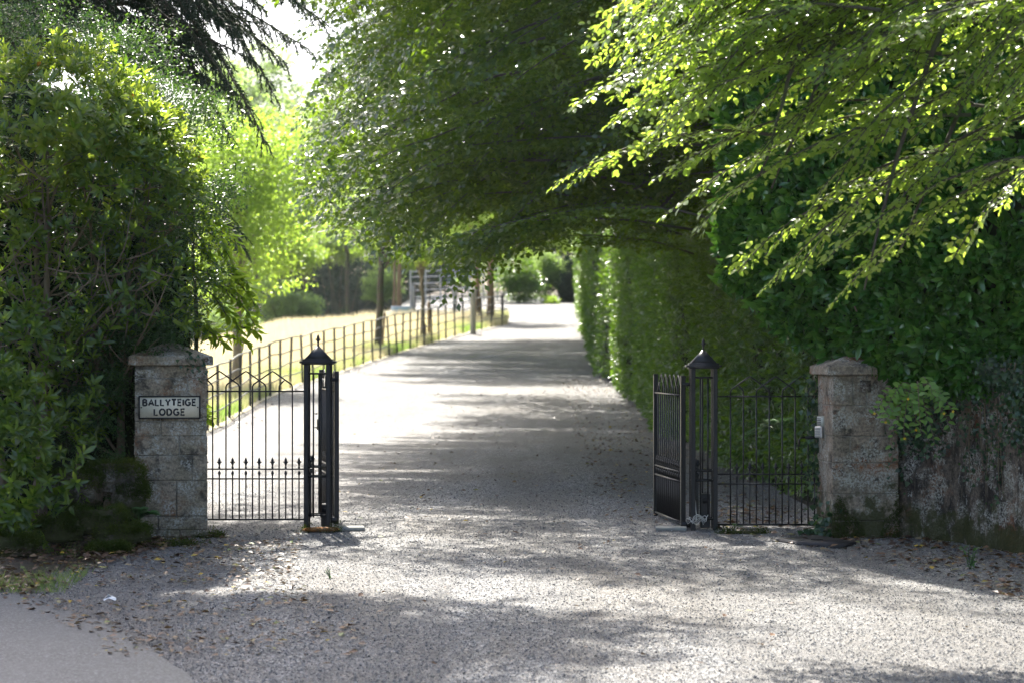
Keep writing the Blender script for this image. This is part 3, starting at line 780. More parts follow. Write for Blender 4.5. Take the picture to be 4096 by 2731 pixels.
for k, h in enumerate(FH):
    s2 = np.linspace(spost[0], spost[-1], 260); q = fat(s2)
    z = H(q[:, 0], q[:, 1]) + h + .015 * np.sin(s2 * 1.1 + k * 2) + .012 * np.sin(s2 * 2.3 + k)
    MB().tube(np.column_stack([q, z]), 0.018 if k == 0 else .015, 6).build('rail', M_fence if k else M_railtop, fence, True)
# paddock railing behind, across the yard
pf = thing('paddock_fence', 'pale metal paddock rails behind the far young trees', 'fence', (0, 0, 0))
pa, pb = A(-4.6, 109.5), A(.6, 117.0)
for i in range(9):
    q = pa + (pb - pa) * i / 8
    link('post', bevel_box(.07, .07, 1.65, .006, 0), M_rail_pale, pf, (q[0], q[1], float(H(*q)) + .75))
for h in (.35, .65, .95, 1.25, 1.5):
    q = pa + (pb - pa) * np.linspace(0, 1, 12)[:, None]
    MB().tube(np.column_stack([q, H(q[:, 0], q[:, 1]) + h]), .024, 6).build('rail', M_rail_pale, pf, True)
def stake(label, u, v, D, top, r, mat, lean=0.0, cat='post', name='fence_stake'):
    p = W(u, v, D); z = float(H(p[0], p[1]))
    n = 7; t_ = np.linspace(0, 1, n); pts = np.stack([p[0] + lean * t_, np.full(n, p[1]), z - .2 + (top + .2) * t_], -1)
    mb = MB().tube(pts, r * (1 + .06 * np.sin(t_ * 9)), 8)
    mb.lathe([(r * 1.0, 0), (r * .7, r * .5), (.002, r * .6)], 8, pts[-1] + A(0, 0, -.004))
    tag(mb.build(name, mat, None, False), label, cat)
stake('pale square-cut strainer post at the far end of the paddock rails', 412, 307, 103, 1.05, .10, M_post)
stake('brown tree stake beside the pale young tree trunk, mid fence', 429, 330, 84, 1.25, .055, M_stake)
stake('pale post standing in the meadow before the white yard', 455, 310, 101.5, 1.15, .10, M_post)
stake('tallest pale post just left of the brown fence-end trunks', 473, 327, 87, 1.6, .10, M_post)
stake('leaning dark stake beside the near young tree by the fence', 381.5, 345, 75.5, 1.15, .035, M_stake, .10)
stake('short brown stub against the pale young tree', 424.8, 331, 83.2, .52, .07, M_stake, -.02)
tr = thing('water_trough', 'small pale teal trough lying on the meadow crest', 'trough', tuple(W(401, 291, 101)))
tr.location.z = float(H(tr.location.x, tr.location.y)) + .02
mb = MB()
a = np.linspace(0, 6.2832, 25)[:-1]
rings = [(.22, .2, 0), (.26, .25, .26), (.23, .2, .26), (.2, .16, .06)]
Vv = np.stack([np.stack([rx * np.sign(np.cos(a)) * np.abs(np.cos(a)) ** .5 * 1.6, ry * np.sign(np.sin(a)) * np.abs(np.sin(a)) ** .5, np.full(24, z)], -1) for rx, ry, z in rings])
mb.grid(np.concatenate([Vv, Vv[:, :1]], 1)).add(Vv[-1], [[list(range(24))]]).add(Vv[0], [[list(range(24))[::-1]]])
mb.build('basin', M_trough, tr, True)
mb = MB().tube(np.concatenate([np.stack([0.245 * 1.6 * np.sign(np.cos(a)) * np.abs(np.cos(a)) ** .5, .225 * np.sign(np.sin(a)) * np.abs(np.sin(a)) ** .5, np.full(24, .265)], -1)]), .03, 6); mb.build('rim', M_white, tr, True)

# ------------------------------------------------------------------ trees: beeches
def tree_wood(parent, base, top, r0, limbs, mat, name='trunk'):
    """tapered trunk plus limbs (list of polylines with start radius)"""
    base = np.asarray(base, float); top = np.asarray(top, float)
    p = curve(base, top, 0, 10, .05); rad = np.linspace(r0, r0 * .45, 10); rad[0] *= 1.25
    MB().tube(p, rad, 12).build(name, mat, parent, True)
    mb = MB()
    for pl_, r in limbs: mb.tube(pl_, np.linspace(r, max(.004, r * .25), len(pl_)), 7)
    if limbs: mb.build('limbs', mat, parent, True)
SP_far = [spray(.62, .090, .044, .66, tilt=.55) for _ in range(6)]
SP_near = [spray(.46, .074, .036) for _ in range(6)]
def foliate(boughs, tmpls, step, scale, twigs=None, twig_len=.45, face=0.0):
    pos_, fw, up = [], [], []
    for b in boughs:
        ln = np.linalg.norm(np.diff(b, axis=0), axis=1).sum(); n = max(4, int(ln / step))
        t = np.linspace(.10, 1, n); p, d = along(b, t)
        sg = np.where(np.arange(n) % 2 == 0, 1, -1)
        hor = nrm(np.cross(d, A(0, 0, 1)))
        a = np.radians(rng.normal(50, 14, n)) * (1 - .75 * t ** 4)
        f = d * np.cos(a)[:, None] + hor * (sg * np.sin(a))[:, None] + A(0, 0, -.10) + rng.normal(0, .10, (n, 3))
        pos_.append(p); fw.append(f)
        up.append(np.column_stack([rng.normal(0, .3, n), rng.normal(face, .3, n), np.ones(n)]))
    pos_ = np.concatenate(pos_); fw = np.concatenate(fw); up = np.concatenate(up)
    sc_ = scale * rng.uniform(.7, 1.2, len(pos_))
    if twigs is not None:
        f_ = nrm(fw)
        for p, d, q in zip(pos_, f_, sc_ * twig_len): twigs.append((A(p, p + d * q * .5 + A(0, 0, -.02 * q), p + d * q + A(0, 0, -.11 * q)), .0035))
    return place(tmpls, pos_, fw, up, sc_)
# the big beech that arches over the drive
bt = thing('beech_tree', 'large dark beech arching over the drive from behind the hedge', 'tree')
def lower(u): return np.interp(u, [300, 330, 360, 400, 450, 490, 520, 555, 600, 640, 780], [150, 185, 225, 240, 255, 268, 252, 228, 208, 205, 205])
bo = []
for i in range(290):
    u = rng.uniform(312, 770) if i % 3 else rng.uniform(312, 500)
    lo = lower(u) - 6; v = rng.uniform(-70, lo) if i % 4 else lo - rng.uniform(0, 26)
    D = rng.uniform(27.5, 41)
    e = W(u, v, D); ln = rng.uniform(2.2, 4.2)
    s = e + nrm(A(rng.uniform(.6, 1.0), rng.uniform(-.55, .6), rng.uniform(-.02, .55))) * ln
    bo.append(curve(s, e, .07, 9, .05))
leaf_vis = foliate(bo, SP_far, .15, 1.0, None, .45, -.4)
up_bo = []
for i in range(470):
    e = A(rng.uniform(-3.0, 7), rng.uniform(25.2, 57), rng.uniform(6.3, 12.0))
    if e[1] - .78 * e[2] < 17.8: continue
    if e[0] < -1.8 and rng.random() < .5: continue
    if e[1] < 28 and e[2] < 7.0: continue
    s = e + nrm(A(rng.uniform(.5, 1.0), rng.uniform(-.3, .5), rng.uniform(.1, .5))) * rng.uniform(2, 4)
    up_bo.append(curve(s, e, .07, 7, .05))
for i in range(260):  # extra upper boughs, added for the shade they cast on the drive
    e = A(rng.uniform(-2.8, 2.2), rng.uniform(31, 59), rng.uniform(6.4, 11.5))
    up_bo.append(curve(e + nrm(A(rng.uniform(.5, 1.0), rng.uniform(-.3, .5), rng.uniform(.1, .5))) * rng.uniform(1.5, 3), e, .07, 7, .05))
for i in range(80):  # unseen boughs above the view, added to dapple the drive's left side
    e = A(rng.uniform(-4.6, -1.2), rng.uniform(30, 52), 0); e[2] = max(6.8, 2.0 + .152 * (e[1] + .5)) + rng.uniform(0, 3.5)
    up_bo.append(curve(e + nrm(A(1, rng.uniform(-.2, .2), rng.uniform(.1, .4))) * rng.uniform(1.5, 3), e, .05, 7, .05))
SP_up = [spray(.9, .13, .075) for _ in range(4)]
leaf_up = foliate(up_bo, SP_up, .21, 1.0)
limbs = []
for b in bo[::2] + up_bo[::4]:
    limbs.append((b, .016))
hub = A(6.4, 39, 0)
for b in bo[::12] + up_bo[::16]:
    st = A(6.4, 39, rng.uniform(2.8, 7.5)); limbs.append((curve(st, b[0], .06, 8, .06), .07))
tree_wood(bt, (6.4, 39, -.1), (6.1, 39, 11), .42, limbs, M_bark)
MB().leaves(leaf_vis, 'rhomb').leaves(leaf_up, 'rhomb').build('crown', M_beech, bt)
b2 = thing('beech_tree', 'second beech behind the hedge farther up the drive', 'tree')
bo2 = []
for i in range(380):
    e = A(rng.uniform(-4.4, 6), rng.uniform(64, 88), 0); e[2] = float(H(e[0], e[1])) + (rng.uniform(3.6, 9) if e[0] > .5 else rng.uniform(4.6, 9))
    bo2.append(curve(e + nrm(A(rng.uniform(.6, 1), rng.uniform(-.3, .5), rng.uniform(.1, .45))) * rng.uniform(2.2, 4.2), e, .07, 8, .05))
l2_ = foliate(bo2, SP_up, .19, 1.0)
tree_wood(b2, (6.6, 74, .9), (6.4, 74, 12), .4, [(b, .018) for b in bo2[::3]] + [(curve((6.5, 74, rng.uniform(5, 9)), b[0], .05, 8, .05), .07) for b in bo2[::14]], M_bark)
MB().leaves(l2_, 'rhomb').build('crown', M_beech, b2)
# the near beech whose sunlit branches hang in at the top right
nb = thing('beech_tree', 'near beech with sunlit yellow-green branches hanging over the right wall', 'tree')
ends = [(580, 174, 18.6), (622, 45, 18.4), (640, 20, 18.0), (652, 70, 18.8), (655, 100, 18.4), (648, 122, 18.2), (672, 142, 19.0), (660, 8, 18.8),
        (690, 182, 18.5), (712, 205, 18.9), (735, 215, 18.2), (700, 120, 18.0), (730, 60, 18.2), (760, 110, 18.6), (770, 165, 18.3),
        (760, 270, 18.7), (792, 285, 18.4), (825, 262, 18.8), (868, 290, 18.3), (862, 255, 18.0), (830, 205, 18.2), (930, 195, 18.2),
        (985, 235, 18.8), (870, 150, 18.1), (900, 100, 18.6), (960, 120, 18.2), (820, 130, 18.8), (1010, 120, 18.7), (780, 40, 18.6), (840, 70, 18.0), (930, 40, 18.4), (990, 60, 17.9), (700, 30, 18.3), (610, 90, 19.0), (700, 75, 18.9), (740, 150, 18.9)]
nbo = []
NBD = 2.9
for (u, v, D) in ends:
    v -= 26 if v > 110 and u > 600 else 6
    e = W(u, v, D - NBD)
    dx = rng.uniform(.75, 1.0); dz = rng.uniform(.28, .6) if u > 720 else rng.uniform(.12, .34)
    s = e + nrm(A(dx, rng.uniform(-.1, .25), dz)) * rng.uniform(1.3, 2.1)
    nbo.append(curve(s, e, .09, 10, .05))
for (u, v, D) in [e_ for e_ in ends if e_[1] < 150] + [e_ for e_ in ends if e_[1] < 75] * 2:
    e = W(u + rng.normal(22, 20), v - 14 - abs(rng.normal(14, 22)), D - NBD + rng.uniform(-.5, .9))
    s = e + nrm(A(rng.uniform(.62, 1.0), rng.uniform(-.1, .25), rng.uniform(.15, .5))) * rng.uniform(1.1, 1.9)
    nbo.append(curve(s, e, .09, 10, .05))
ntw = []
nleaf = foliate(nbo, SP_near, .10, .76, ntw)
upn = []
for i in range(14):
    e = A(rng.uniform(4.0, 8), rng.uniform(13.4, 17), rng.uniform(5.2, 9))
    upn.append(curve(e + nrm(A(1, rng.uniform(-.3, .3), .4)) * rng.uniform(1.5, 3), e, .07, 7, .05))
nup = foliate(upn, SP_up, .3, .9)
limbs = [(b, .013) for b in nbo] + [(b, .02) for b in upn] + ntw
for (a, b, c) in [((985, -60, 18.2), (905, 120, 18.3), (870, 290, 18.3)), ((1035, -40, 18.4), (960, 130, 18.5), (905, 255, 18.5)), ((880, -80, 18.5), (830, 60, 18.5), (770, 190, 18.5)), ((820, -80, 18.3), (800, 60, 18.3), (760, 180, 18.3))]:
    p = [W(q_[0], q_[1], q_[2] - NBD) for q_ in (a, b, c)]; t_ = np.linspace(0, 1, 14)[:, None]
    q = (1 - t_) ** 2 * p[0] + 2 * t_ * (1 - t_) * p[1] + t_ ** 2 * p[2]
    limbs.append((q + np.cumsum(rng.normal(0, .008, (14, 3)), 0), .024)); limbs.append((curve((6.9, 15.6, rng.uniform(4.5, 6.5)), q[0], .06, 8, .05), .05))
for b in upn[::4]: limbs.append((curve((6.9, 15.6, rng.uniform(4, 7)), b[0], .06, 8, .05), .05))
tree_wood(nb, (6.9, 15.6, -.3), (6.8, 15.7, 9), .3, limbs, M_bark)
nleaf = single_leaves(nb, nleaf, 'leaf', M_beech_near, 300)
MB().leaves(nleaf, 'leaf').leaves(nup, 'rhomb').build('crown', M_beech_near, nb)

# ------------------------------------------------------------------ laurel hedge along the right of the drive
def face_core(parent, V, mat=M_core): MB().grid(V).build('shade_core', mat, parent, True)
hd = thing('laurel_hedge', 'tall clipped laurel hedge along the right of the drive', 'hedge')
def hedge_x(y, z):
    base = np.interp(y, [23, 26, 31, 47, 53, 62, 86, 102], [3.3, 2.86, 2.72, 2.62, 2.40, 2.15, 2.55, 2.8])
    q = np.stack([np.zeros_like(y), y, z], -1)
    q2 = q * A(1, .55, 1)
    return base + .15 * vnoise(q2, 51, 1.0) + .12 * vnoise(q, 52, 2.3) + .06 * vnoise(q, 53, 6) + .10 * sstep(.5, -.2, z)
ROS_h = [rosette(9, .105, .36, 25, 75, .10) for _ in range(6)]
def hedge_leaves(n, y0, y1, s, zmax):
    y = rng.uniform(y0, y1, n); zr = rng.uniform(0, 1, n) ** .9 * zmax; z = H(np.full(n, 2.6), y) + zr + .05
    dep = rng.exponential(.07, n)
    x = hedge_x(y, zr) + dep - .02
    f = np.stack([np.full(n, -1.0), rng.normal(-.35, .45, n), rng.normal(.25, .5, n)], -1)
    up = np.column_stack([rng.normal(0, .4, n), rng.normal(0, .4, n), np.ones(n)])
    return place(ROS_h, np.column_stack([x, y, z]), f, up, s * rng.uniform(.75, 1.2, n))
hl = LS.cat([hedge_leaves(6200, 23.4, 34, 1.05, 4.4), hedge_leaves(8800, 34, 55, 1.2, 4.8), hedge_leaves(5200, 55, 80, 1.3, 5.2), hedge_leaves(2600, 80, 103, 1.6, 5)])
yy_ = np.linspace(23.2, 103, 220); zz_ = np.linspace(-.1, 5.0, 24); Yg, Zg = np.meshgrid(yy_, zz_, indexing='ij')
Xg = hedge_x(Yg, Zg) + .16
Vh = np.stack([Xg, Yg, Zg + H(Xg, Yg)], -1)
top_ = Vh[:, -1:, :].copy(); top_[:, 0, 0] += 1.6; bot_ = top_.copy(); bot_[:, 0, 2] -= 5.1
MB().grid(np.concatenate([Vh, top_, bot_], 1)).add(np.array([Vh[0, 0], bot_[0, 0], top_[0, 0], Vh[0, -1]]), [[(0, 1, 2, 3)]]).build('shade_core', M_core, hd, True)  # dark solid behind the hedge leaves, in place of shaded depth
hl = single_leaves(hd, hl, 'leaf', M_hedge, 300)
nearm = hl.P[:, 1] < 36
MB().leaves(hl.sel(nearm), 'leaf').leaves(hl.sel(~nearm), 'rhomb').build('foliage', M_hedge, hd)

# ------------------------------------------------------------------ cherry laurel above the right wall
lb = thing('cherry_laurel', 'glossy dark cherry laurel spilling over the right pillar and wall', 'shrub')
ROS_l = [rosette(11, .15, .34, 18, 68, .17, .2) for _ in range(8)]
def laurel_low(x):  # lowest foliage height over x
    return np.interp(x, [2.0, 2.35, 2.5, 2.75, 3.05, 3.25, 3.4, 3.7, 4.3, 6], [2.2, 1.75, 1.62, 1.5, 1.46, 1.30, 1.26, 1.2, 1.16, 1.1])
def laurel_y(x, z):
    q = np.stack([x, np.zeros_like(x), z], -1)
    fr = np.interp(x, [1.8, 2.4, 3.0, 3.8, 4.6, 6.5], [22.4, 21.3, 20.75, 20.1, 19.3, 17.2])
    return fr - .28 * np.sin(np.clip((z - 1.1) / 3.2, 0, 1) * 3.0) + .22 * vnoise(q, 61, 1.5) + .12 * vnoise(q, 62, 4)
n = 3600
x = rng.uniform(1.9, 5.4, n); z = rng.uniform(0, 1, n) ** 1.15; lo = laurel_low(x); z = lo + (5.2 - lo) * z
y = laurel_y(x, z) + rng.exponential(.09, n)
f = np.stack([rng.normal(-.25, .4, n), np.full(n, -1.0), rng.normal(.05, .35, n) - .25 * (z - lo < .25)], -1)
ll = place(ROS_l, np.column_stack([x, y, z]), f, np.column_stack([rng.normal(0, .4, n), rng.normal(0, .3, n), np.ones(n)]), rng.uniform(.8, 1.25, n))
xx = np.linspace(1.9, 6.5, 60); zz_ = np.linspace(0, 1, 30); Xg, Tg = np.meshgrid(xx, zz_, indexing='ij'); Zg = laurel_low(Xg) + .05 + (5.2 - laurel_low(Xg)) * Tg
Vl = np.stack([Xg, laurel_y(Xg, Zg) + .24, Zg], -1); b1 = Vl[:, -1:, :] + A(0, 1.3, 0); b2 = b1.copy(); b2[:, 0, 2] = -.1; f0 = Vl[:, :1, :].copy(); f0[:, 0, 1] += .9
MB().grid(np.concatenate([f0, Vl, b1], 1)).build('shade_core', M_core, lb, True)  # dark sheet behind the laurel leaves, standing in for shade
mb = MB()
for i in range(26):
    p = A(rng.uniform(3.4, 5), 21.5, rng.uniform(.2, 1.4)); e = A(p[0] + rng.normal(0, .5), 20.9 - .5 * max(0, p[0] - 3), rng.uniform(1.5, 3))
    mb.tube(curve(p, e, .05, 7, .06), np.linspace(.022, .006, 7), 6)
mb.build('stems', M_twig, lb, True)
ll = single_leaves(lb, ll, 'leaf', M_laurel, 300)
MB().leaves(ll, 'leaf').build('foliage', M_laurel, lb)

# ------------------------------------------------------------------ rhododendron and evergreens on the left
rh = thing('rhododendron', 'tall leggy rhododendron with bare branches left of the left pillar', 'shrub')
ROS_r = [rosette(9, .125, .34, 20, 75, .05, .3) for _ in range(8)]
def shell(c, rad, n, jitter=.12, front=True, zmin=-2, seed=3, out_up=.25, amp=.16):
    d = ball(int(n * 2.6)); 
    if front: d = d[d[:, 1] < .35]
    d = d[d[:, 2] > zmin][:n]
    k = 1 + amp * vnoise(d * 2.2, seed, 1.3) + rng.normal(0, jitter, len(d))
    p = np.asarray(c) + d * np.asarray(rad) * k[:, None]
    f = nrm(d / np.asarray(rad)) + A(0, 0, out_up) + rng.normal(0, .25, (len(d), 3))
    return p, f
def ros_set(tmpls, parts, s0, s1):
    P = np.concatenate([p for p, _ in parts]); F = np.concatenate([f for _, f in parts]); n = len(P)
    return place(tmpls, P, F, np.column_stack([rng.normal(0, .4, n), rng.normal(0, .4, n), np.ones(n)]), rng.uniform(s0, s1, n))
parts = [shell((-3.95, 20.7, 3.35), (.95, .85, .75), 620, .10, True, -.25, 3, .5),
         shell((-3.3, 20.6, 3.0), (.6, .6, .6), 280, .12, True, -.2, 5, .5),
         shell((-4.5, 20.4, 2.6), (.5, .6, .6), 120, .12, True, -.3, 8, .5),
         shell((-4.1, 19.5, .72), (.36, .35, .72), 230, .10, True, -.9, 11, .3),
         shell((-3.85, 20.0, .55), (.45, .25, .4), 50, .15, True, -.6, 12, .3),
         shell((-4.25, 20.1, 1.7), (.55, .4, .4), 100, .15, True, -.8, 13, .3)]
n = 420   # scattered whorls in the gloom between the branches
ip = np.column_stack([rng.uniform(-4.4, -2.75, n), rng.uniform(20.1, 20.9, n), rng.uniform(.8, 3.2, n)])
parts.append((ip, np.column_stack([rng.normal(0, .4, n), rng.normal(-.6, .4, n), rng.uniform(.2, 1, n)])))
wh = A(*[W(u, v, 19.45 + rng.normal(0, .08)) for u, v in [(105, 460), (97, 472), (113, 470), (84, 452), (90, 475), (76, 482), (66, 502), (62, 476), (72, 468), (54, 508), (48, 480), (40, 500), (30, 525), (20, 505), (44, 540), (12, 540), (60, 450), (35, 455)]])
parts.append((wh, np.column_stack([rng.normal(0, .4, len(wh)), np.full(len(wh), -.8), rng.uniform(.1, .6, len(wh))])))
parts = [(p[~k], f[~k]) for p, f in parts for k in [(p[:, 0] > -3.42) & (p[:, 2] < 1.72)]]
rl = ros_set(ROS_r, parts, .7, 1.1)
rl.r = np.clip(rl.r + .42 * sstep(2.5, 3.4, rl.P[:, 2]) * (rng.random(len(rl)) < .75), 0, .95 + .05 * (rng.random(len(rl)) > .985))  # upper leaves tinted paler: new growth, and sunlight put into the colour
mb = MB(); roots = [A(-4.1, 20.9, 0), A(-3.75, 21.0, .0), A(-4.4, 20.8, 0), A(-3.5, 21.0, 0), A(-3.95, 20.6, 0.1)]
for i, p in enumerate(roots):
    top = p + A(rng.normal(.1, .2), -.1, rng.uniform(2.0, 2.7)); tr_ = curve(p, top, 0, 10, .12); mb.tube(tr_, np.linspace(.045, .02, 10), 7)
    for k in range(9):
        s_, _d2 = along(tr_, [rng.uniform(.3, 1)]); e = s_[0] + A(rng.normal(.1, .55), rng.uniform(-.5, .1), rng.uniform(.3, 1.1)); e[0] = min(e[0], -2.85)
        e[2] = max(e[2], 1.95) if e[0] > -3.5 else e[2]; b = curve(s_[0], e, -.05, 8, .10); mb.tube(b, np.linspace(.015, .006, 8), 5)
        for q in range(4):
            s2, _d2 = along(b, [rng.uniform(.4, 1)]); e2 = s2[0] + A(rng.normal(0, .28), rng.uniform(-.3, .1), rng.uniform(.05, .45)); e2[0] = min(e2[0], -2.75); mb.tube(curve(s2[0], e2, -.04, 5, .12), np.linspace(.007, .003, 5), 4)
for k in range(60):   # thin crossing twigs
    s2 = A(rng.uniform(-4.4, -2.9), rng.uniform(20.1, 20.7), rng.uniform(1.1, 3.0)); e2 = s2 + A(rng.normal(.15, .35), rng.normal(0, .1), rng.normal(.2, .25)); e2[0] = min(e2[0], -2.8)
    if max(s2[0], e2[0]) > -3.45: dz_ = max(0, 1.85 - min(s2[2], e2[2])); s2[2] += dz_; e2[2] += dz_
    mb.tube(curve(s2, e2, -.05, 7, .12), np.linspace(.007, .0025, 7), 4)
mb.build('branches', M_twig, rh, True)
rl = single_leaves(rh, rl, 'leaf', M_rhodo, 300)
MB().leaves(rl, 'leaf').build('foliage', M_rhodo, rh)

def fine_set(c, rad, n, leafL=.03, asp=.5, seed=3, front=True, clumps=60, spread=.16, zmin=-2):
    p, f = shell(c, rad, clumps, .14, front, zmin, seed)
    idx = rng.integers(0, len(p), n); off = ball(n) * (rng.random(n) ** .5 * spread)[:, None] * A(1.2, 1, .6)
    P = p[idx] + off; D = nrm(f[idx]) * .6 + ball(n) * .8
    N = ball(n) * .7 + A(0, -.2, .9)
    Lh = leafL * rng.uniform(.7, 1.3, n)
    sh = rng.random(len(p))
    return LS(P, D, N, Lh, Lh * asp, np.clip(sh[idx] * .5 + rng.random(n) * .5, 0, 1))
bx_ = thing('evergreen_thicket', 'dark small-leaved evergreen pressed against the left pillar and over its cap', 'shrub', (0, 0, 0))
fl = [fine_set((-3.25, 21.05, 2.7), (.62, .5, 1.15), 15000, .032, .5, 21, True, 260, .15),
      fine_set((-3.6, 20.75, 1.45), (.32, .3, .55), 5500, .03, .5, 22, True, 90, .13),
      fine_set((-3.5, 20.66, .9), (.2, .2, .55), 3000, .03, .5, 23, True, 60, .11),
      fine_set((-3.05, 20.75, 1.62), (.26, .22, .16), 1800, .03, .5, 27, True, 40, .09),
      fine_set((-4.3, 20.9, 3.9), (.9, .6, .7), 9000, .032, .5, 24, True, 160, .16),
      fine_set((-4.2, 21.3, 1.6), (1.0, .3, 1.6), 12000, .04, .5, 25, True, 240, .2),
      fine_set((-3.05, 21.6, 3.2), (.5, .5, .8), 9000, .035, .5, 26, True, 160, .16),
      fine_set((-4.2, 22.0, 3.6), (1.1, .6, 1.0), 16000, .04, .5, 28, False, 260, .2),
      fine_set((-3.5, 22.0, 2.6), (.55, .5, 1.5), 14000, .04, .5, 29, False, 240, .18)]
fl = LS.cat(fl); fl = fl.sel(~((fl.P[:, 0] > -3.30) & (fl.P[:, 1] < 20.9) & (fl.P[:, 2] < 1.40)))
MB().leaves(fl, 'rhomb').build('foliage', M_fine, bx_)
mb = MB()
for (c, r) in [((-3.4, 22.1, 1.9), (.45, .35, 1.75)), ((-4.5, 22.2, 2.1), (.9, .4, 2.1)), ((-6.2, 21.8, 2.2), (1.3, .8, 2.3)), ((-3.7, 21.5, .5), (.55, .3, .9))]:
    d = nrm(A(*[(math.sin(a) * math.cos(b), math.sin(a) * math.sin(b), math.cos(a)) for a in np.linspace(.01, 3.13, 16) for b in np.linspace(0, 6.2832, 25)]))
    V_ = (np.asarray(c) + d * np.asarray(r) * (1 + .12 * vnoise(d * 2.5, 77, 1.4))[:, None]).reshape(16, 25, 3); mb.grid(V_)
mb.build('shade_core', M_core, bx_, True)  # dark lumps closing the gaps between leaves, shade put into the colour
mb = MB()
for i in range(5): mb.tube(curve((-3.4 - .12 * i, 21.7, 0), (-3.3 + rng.normal(0, .3), 21.2, 3.2), 0, 9, .08), np.linspace(.04, .012, 9), 6)
mb.build('stems', M_bark, bx_, True)

# bright laurel shoots hanging beside the left pillar
sl = thing('laurel_sapling', 'backlit young laurel hanging out right of the left pillar top', 'shrub')
ROS_s = [rosette(11, .15, .37, 25, 70, .26, .0) for _ in range(6)]
sP, sF, stems = [], [], []
for (u, v, D) in [(205, 190, 22.3), (215, 205, 22.0), (200, 230, 22.2), (225, 228, 22.4), (210, 255, 21.9), (232, 262, 22.1), (205, 280, 22.0), (222, 290, 22.3), (245, 300, 22.0), (258, 312, 22.1), (228, 318, 21.9), (208, 312, 22.2), (240, 330, 22.0), (260, 335, 22.2), (212, 340, 22.0), (198, 330, 21.8), (196, 300, 22.3), (190, 262, 22.1), (250, 345, 22.1), (195, 210, 22.2), (188, 235, 22.0), (205, 405, 22.2), (212, 420, 22.3), (236, 275, 22.3), (248, 285, 22.2), (255, 325, 22.0), (232, 300, 21.8), (218, 270, 21.9), (225, 345, 21.9), (240, 250, 22.4), (214, 235, 22.3)]:
    e = W(u, v, D); s_ = e + A(rng.uniform(-.5, -.2), rng.uniform(0, .2), rng.uniform(.0, .35)); b = curve(s_, e, .12, 8, .05); stems.append(b)
    for t_ in (.55, .8, 1.0):
        p, d = along(b, [t_]); sP.append(p[0]); sF.append(d[0] + A(0, -.1, -.35))
n = len(sP)
sll = place(ROS_s, A(*sP), A(*sF), np.column_stack([rng.normal(0, .3, n), rng.normal(0, .3, n), np.ones(n)]), rng.uniform(.75, 1.15, n))
mb = MB()
for b in stems: mb.tube(b, np.linspace(.009, .004, 8), 5)
mb.tube(curve((-2.95, 22.1, 0), (-2.9, 22.1, 3.2), 0, 9, .05), np.linspace(.03, .012, 9), 6); mb.build('stems', M_bark, sl, True)
sll = single_leaves(sl, sll, 'leaf', M_sprig, 220)
MB().leaves(sll, 'leaf').build('foliage', M_sprig, sl)

# dark conifer whose branches droop in from the top left
cf = thing('conifer_tree', 'dark conifer with drooping branches at the top left', 'tree')
cb = []
for (a, e, sag) in [((150, -75), (322, 20), .05), ((140, -50), (304, 46), .03), ((150, -40), (285, 62), .03), ((150, -20), (264, 140), .08), ((150, -10), (246, 112), .05), ((150, 0), (228, 135), .05),
                    ((110, -90), (262, 8), .06), ((120, -60), (240, 40), .08), ((100, -40), (215, 70), .1), ((130, -110), (295, -10), .06), ((110, -20), (196, 60), .1), ((185, 190), (242, 246), .12), ((175, 205), (226, 238), .12), ((90, -60), (180, 30), .1), ((150, 20), (205, 118), .12), ((110, -120), (300, 5), .08), ((130, -50), (272, 90), .14)]:
    D = rng.uniform(23.8, 25.6); cb.append(curve(W(a[0], a[1], D + .5), W(e[0], e[1], D), sag, 12, .06))
for i in range(60):
    u1 = rng.uniform(10, 262); v1 = rng.uniform(-40, np.interp(u1, [10, 150, 200, 262], [60, 75, 100, 90])); D = rng.uniform(23.8, 26)
    cb.append(curve(W(u1 - rng.uniform(60, 130), v1 - rng.uniform(40, 110), D + .5), W(u1, v1, D), rng.uniform(-.02, .06), 12, .10))
tw, nP, nD, nN = MB(), [], [], []
for b in cb:
    ln = np.linalg.norm(np.diff(b, axis=0), axis=1).sum(); tw.tube(b, np.linspace(.022, .005, 12), 6)
    m = int(ln / .055)
    P0, T0 = along(b, np.linspace(.25, 1, m))
    for k in range(m):
        sg = 1 if k % 2 else -1
        hor = nrm(np.cross(T0[k], A(0, 0, 1)))
        d = nrm(T0[k] * .7 + hor * sg * .65 + A(0, 0, rng.uniform(-.9, -.15)))
        l2 = rng.uniform(.18, .60) * (1.15 - .75 * k / m); q = curve(P0[k], P0[k] + d * l2, .08, 5, .10)
        tw.tube(q, np.linspace(.004, .0015, 5), 3)
        nn_ = int(l2 / .0042); pp_, tt_ = along(q, rng.random(nn_)); nP.append(pp_); nD.append(tt_ * .8 + ball(nn_) * .75 + A(0, 0, -.1)); nN.append(ball(nn_))
tw.tube(curve((-5.6, 26.6, -.1), (-5.5, 26.6, 21), 0, 12, .02), np.linspace(.34, .05, 12), 12)
for b in cb: tw.tube(curve((-5.6, 26.6, b[0][2] - .2), b[0], .03, 6, .03), np.linspace(.04, .022, 6), 6)
hiP, hiD, hiN = [], [], []
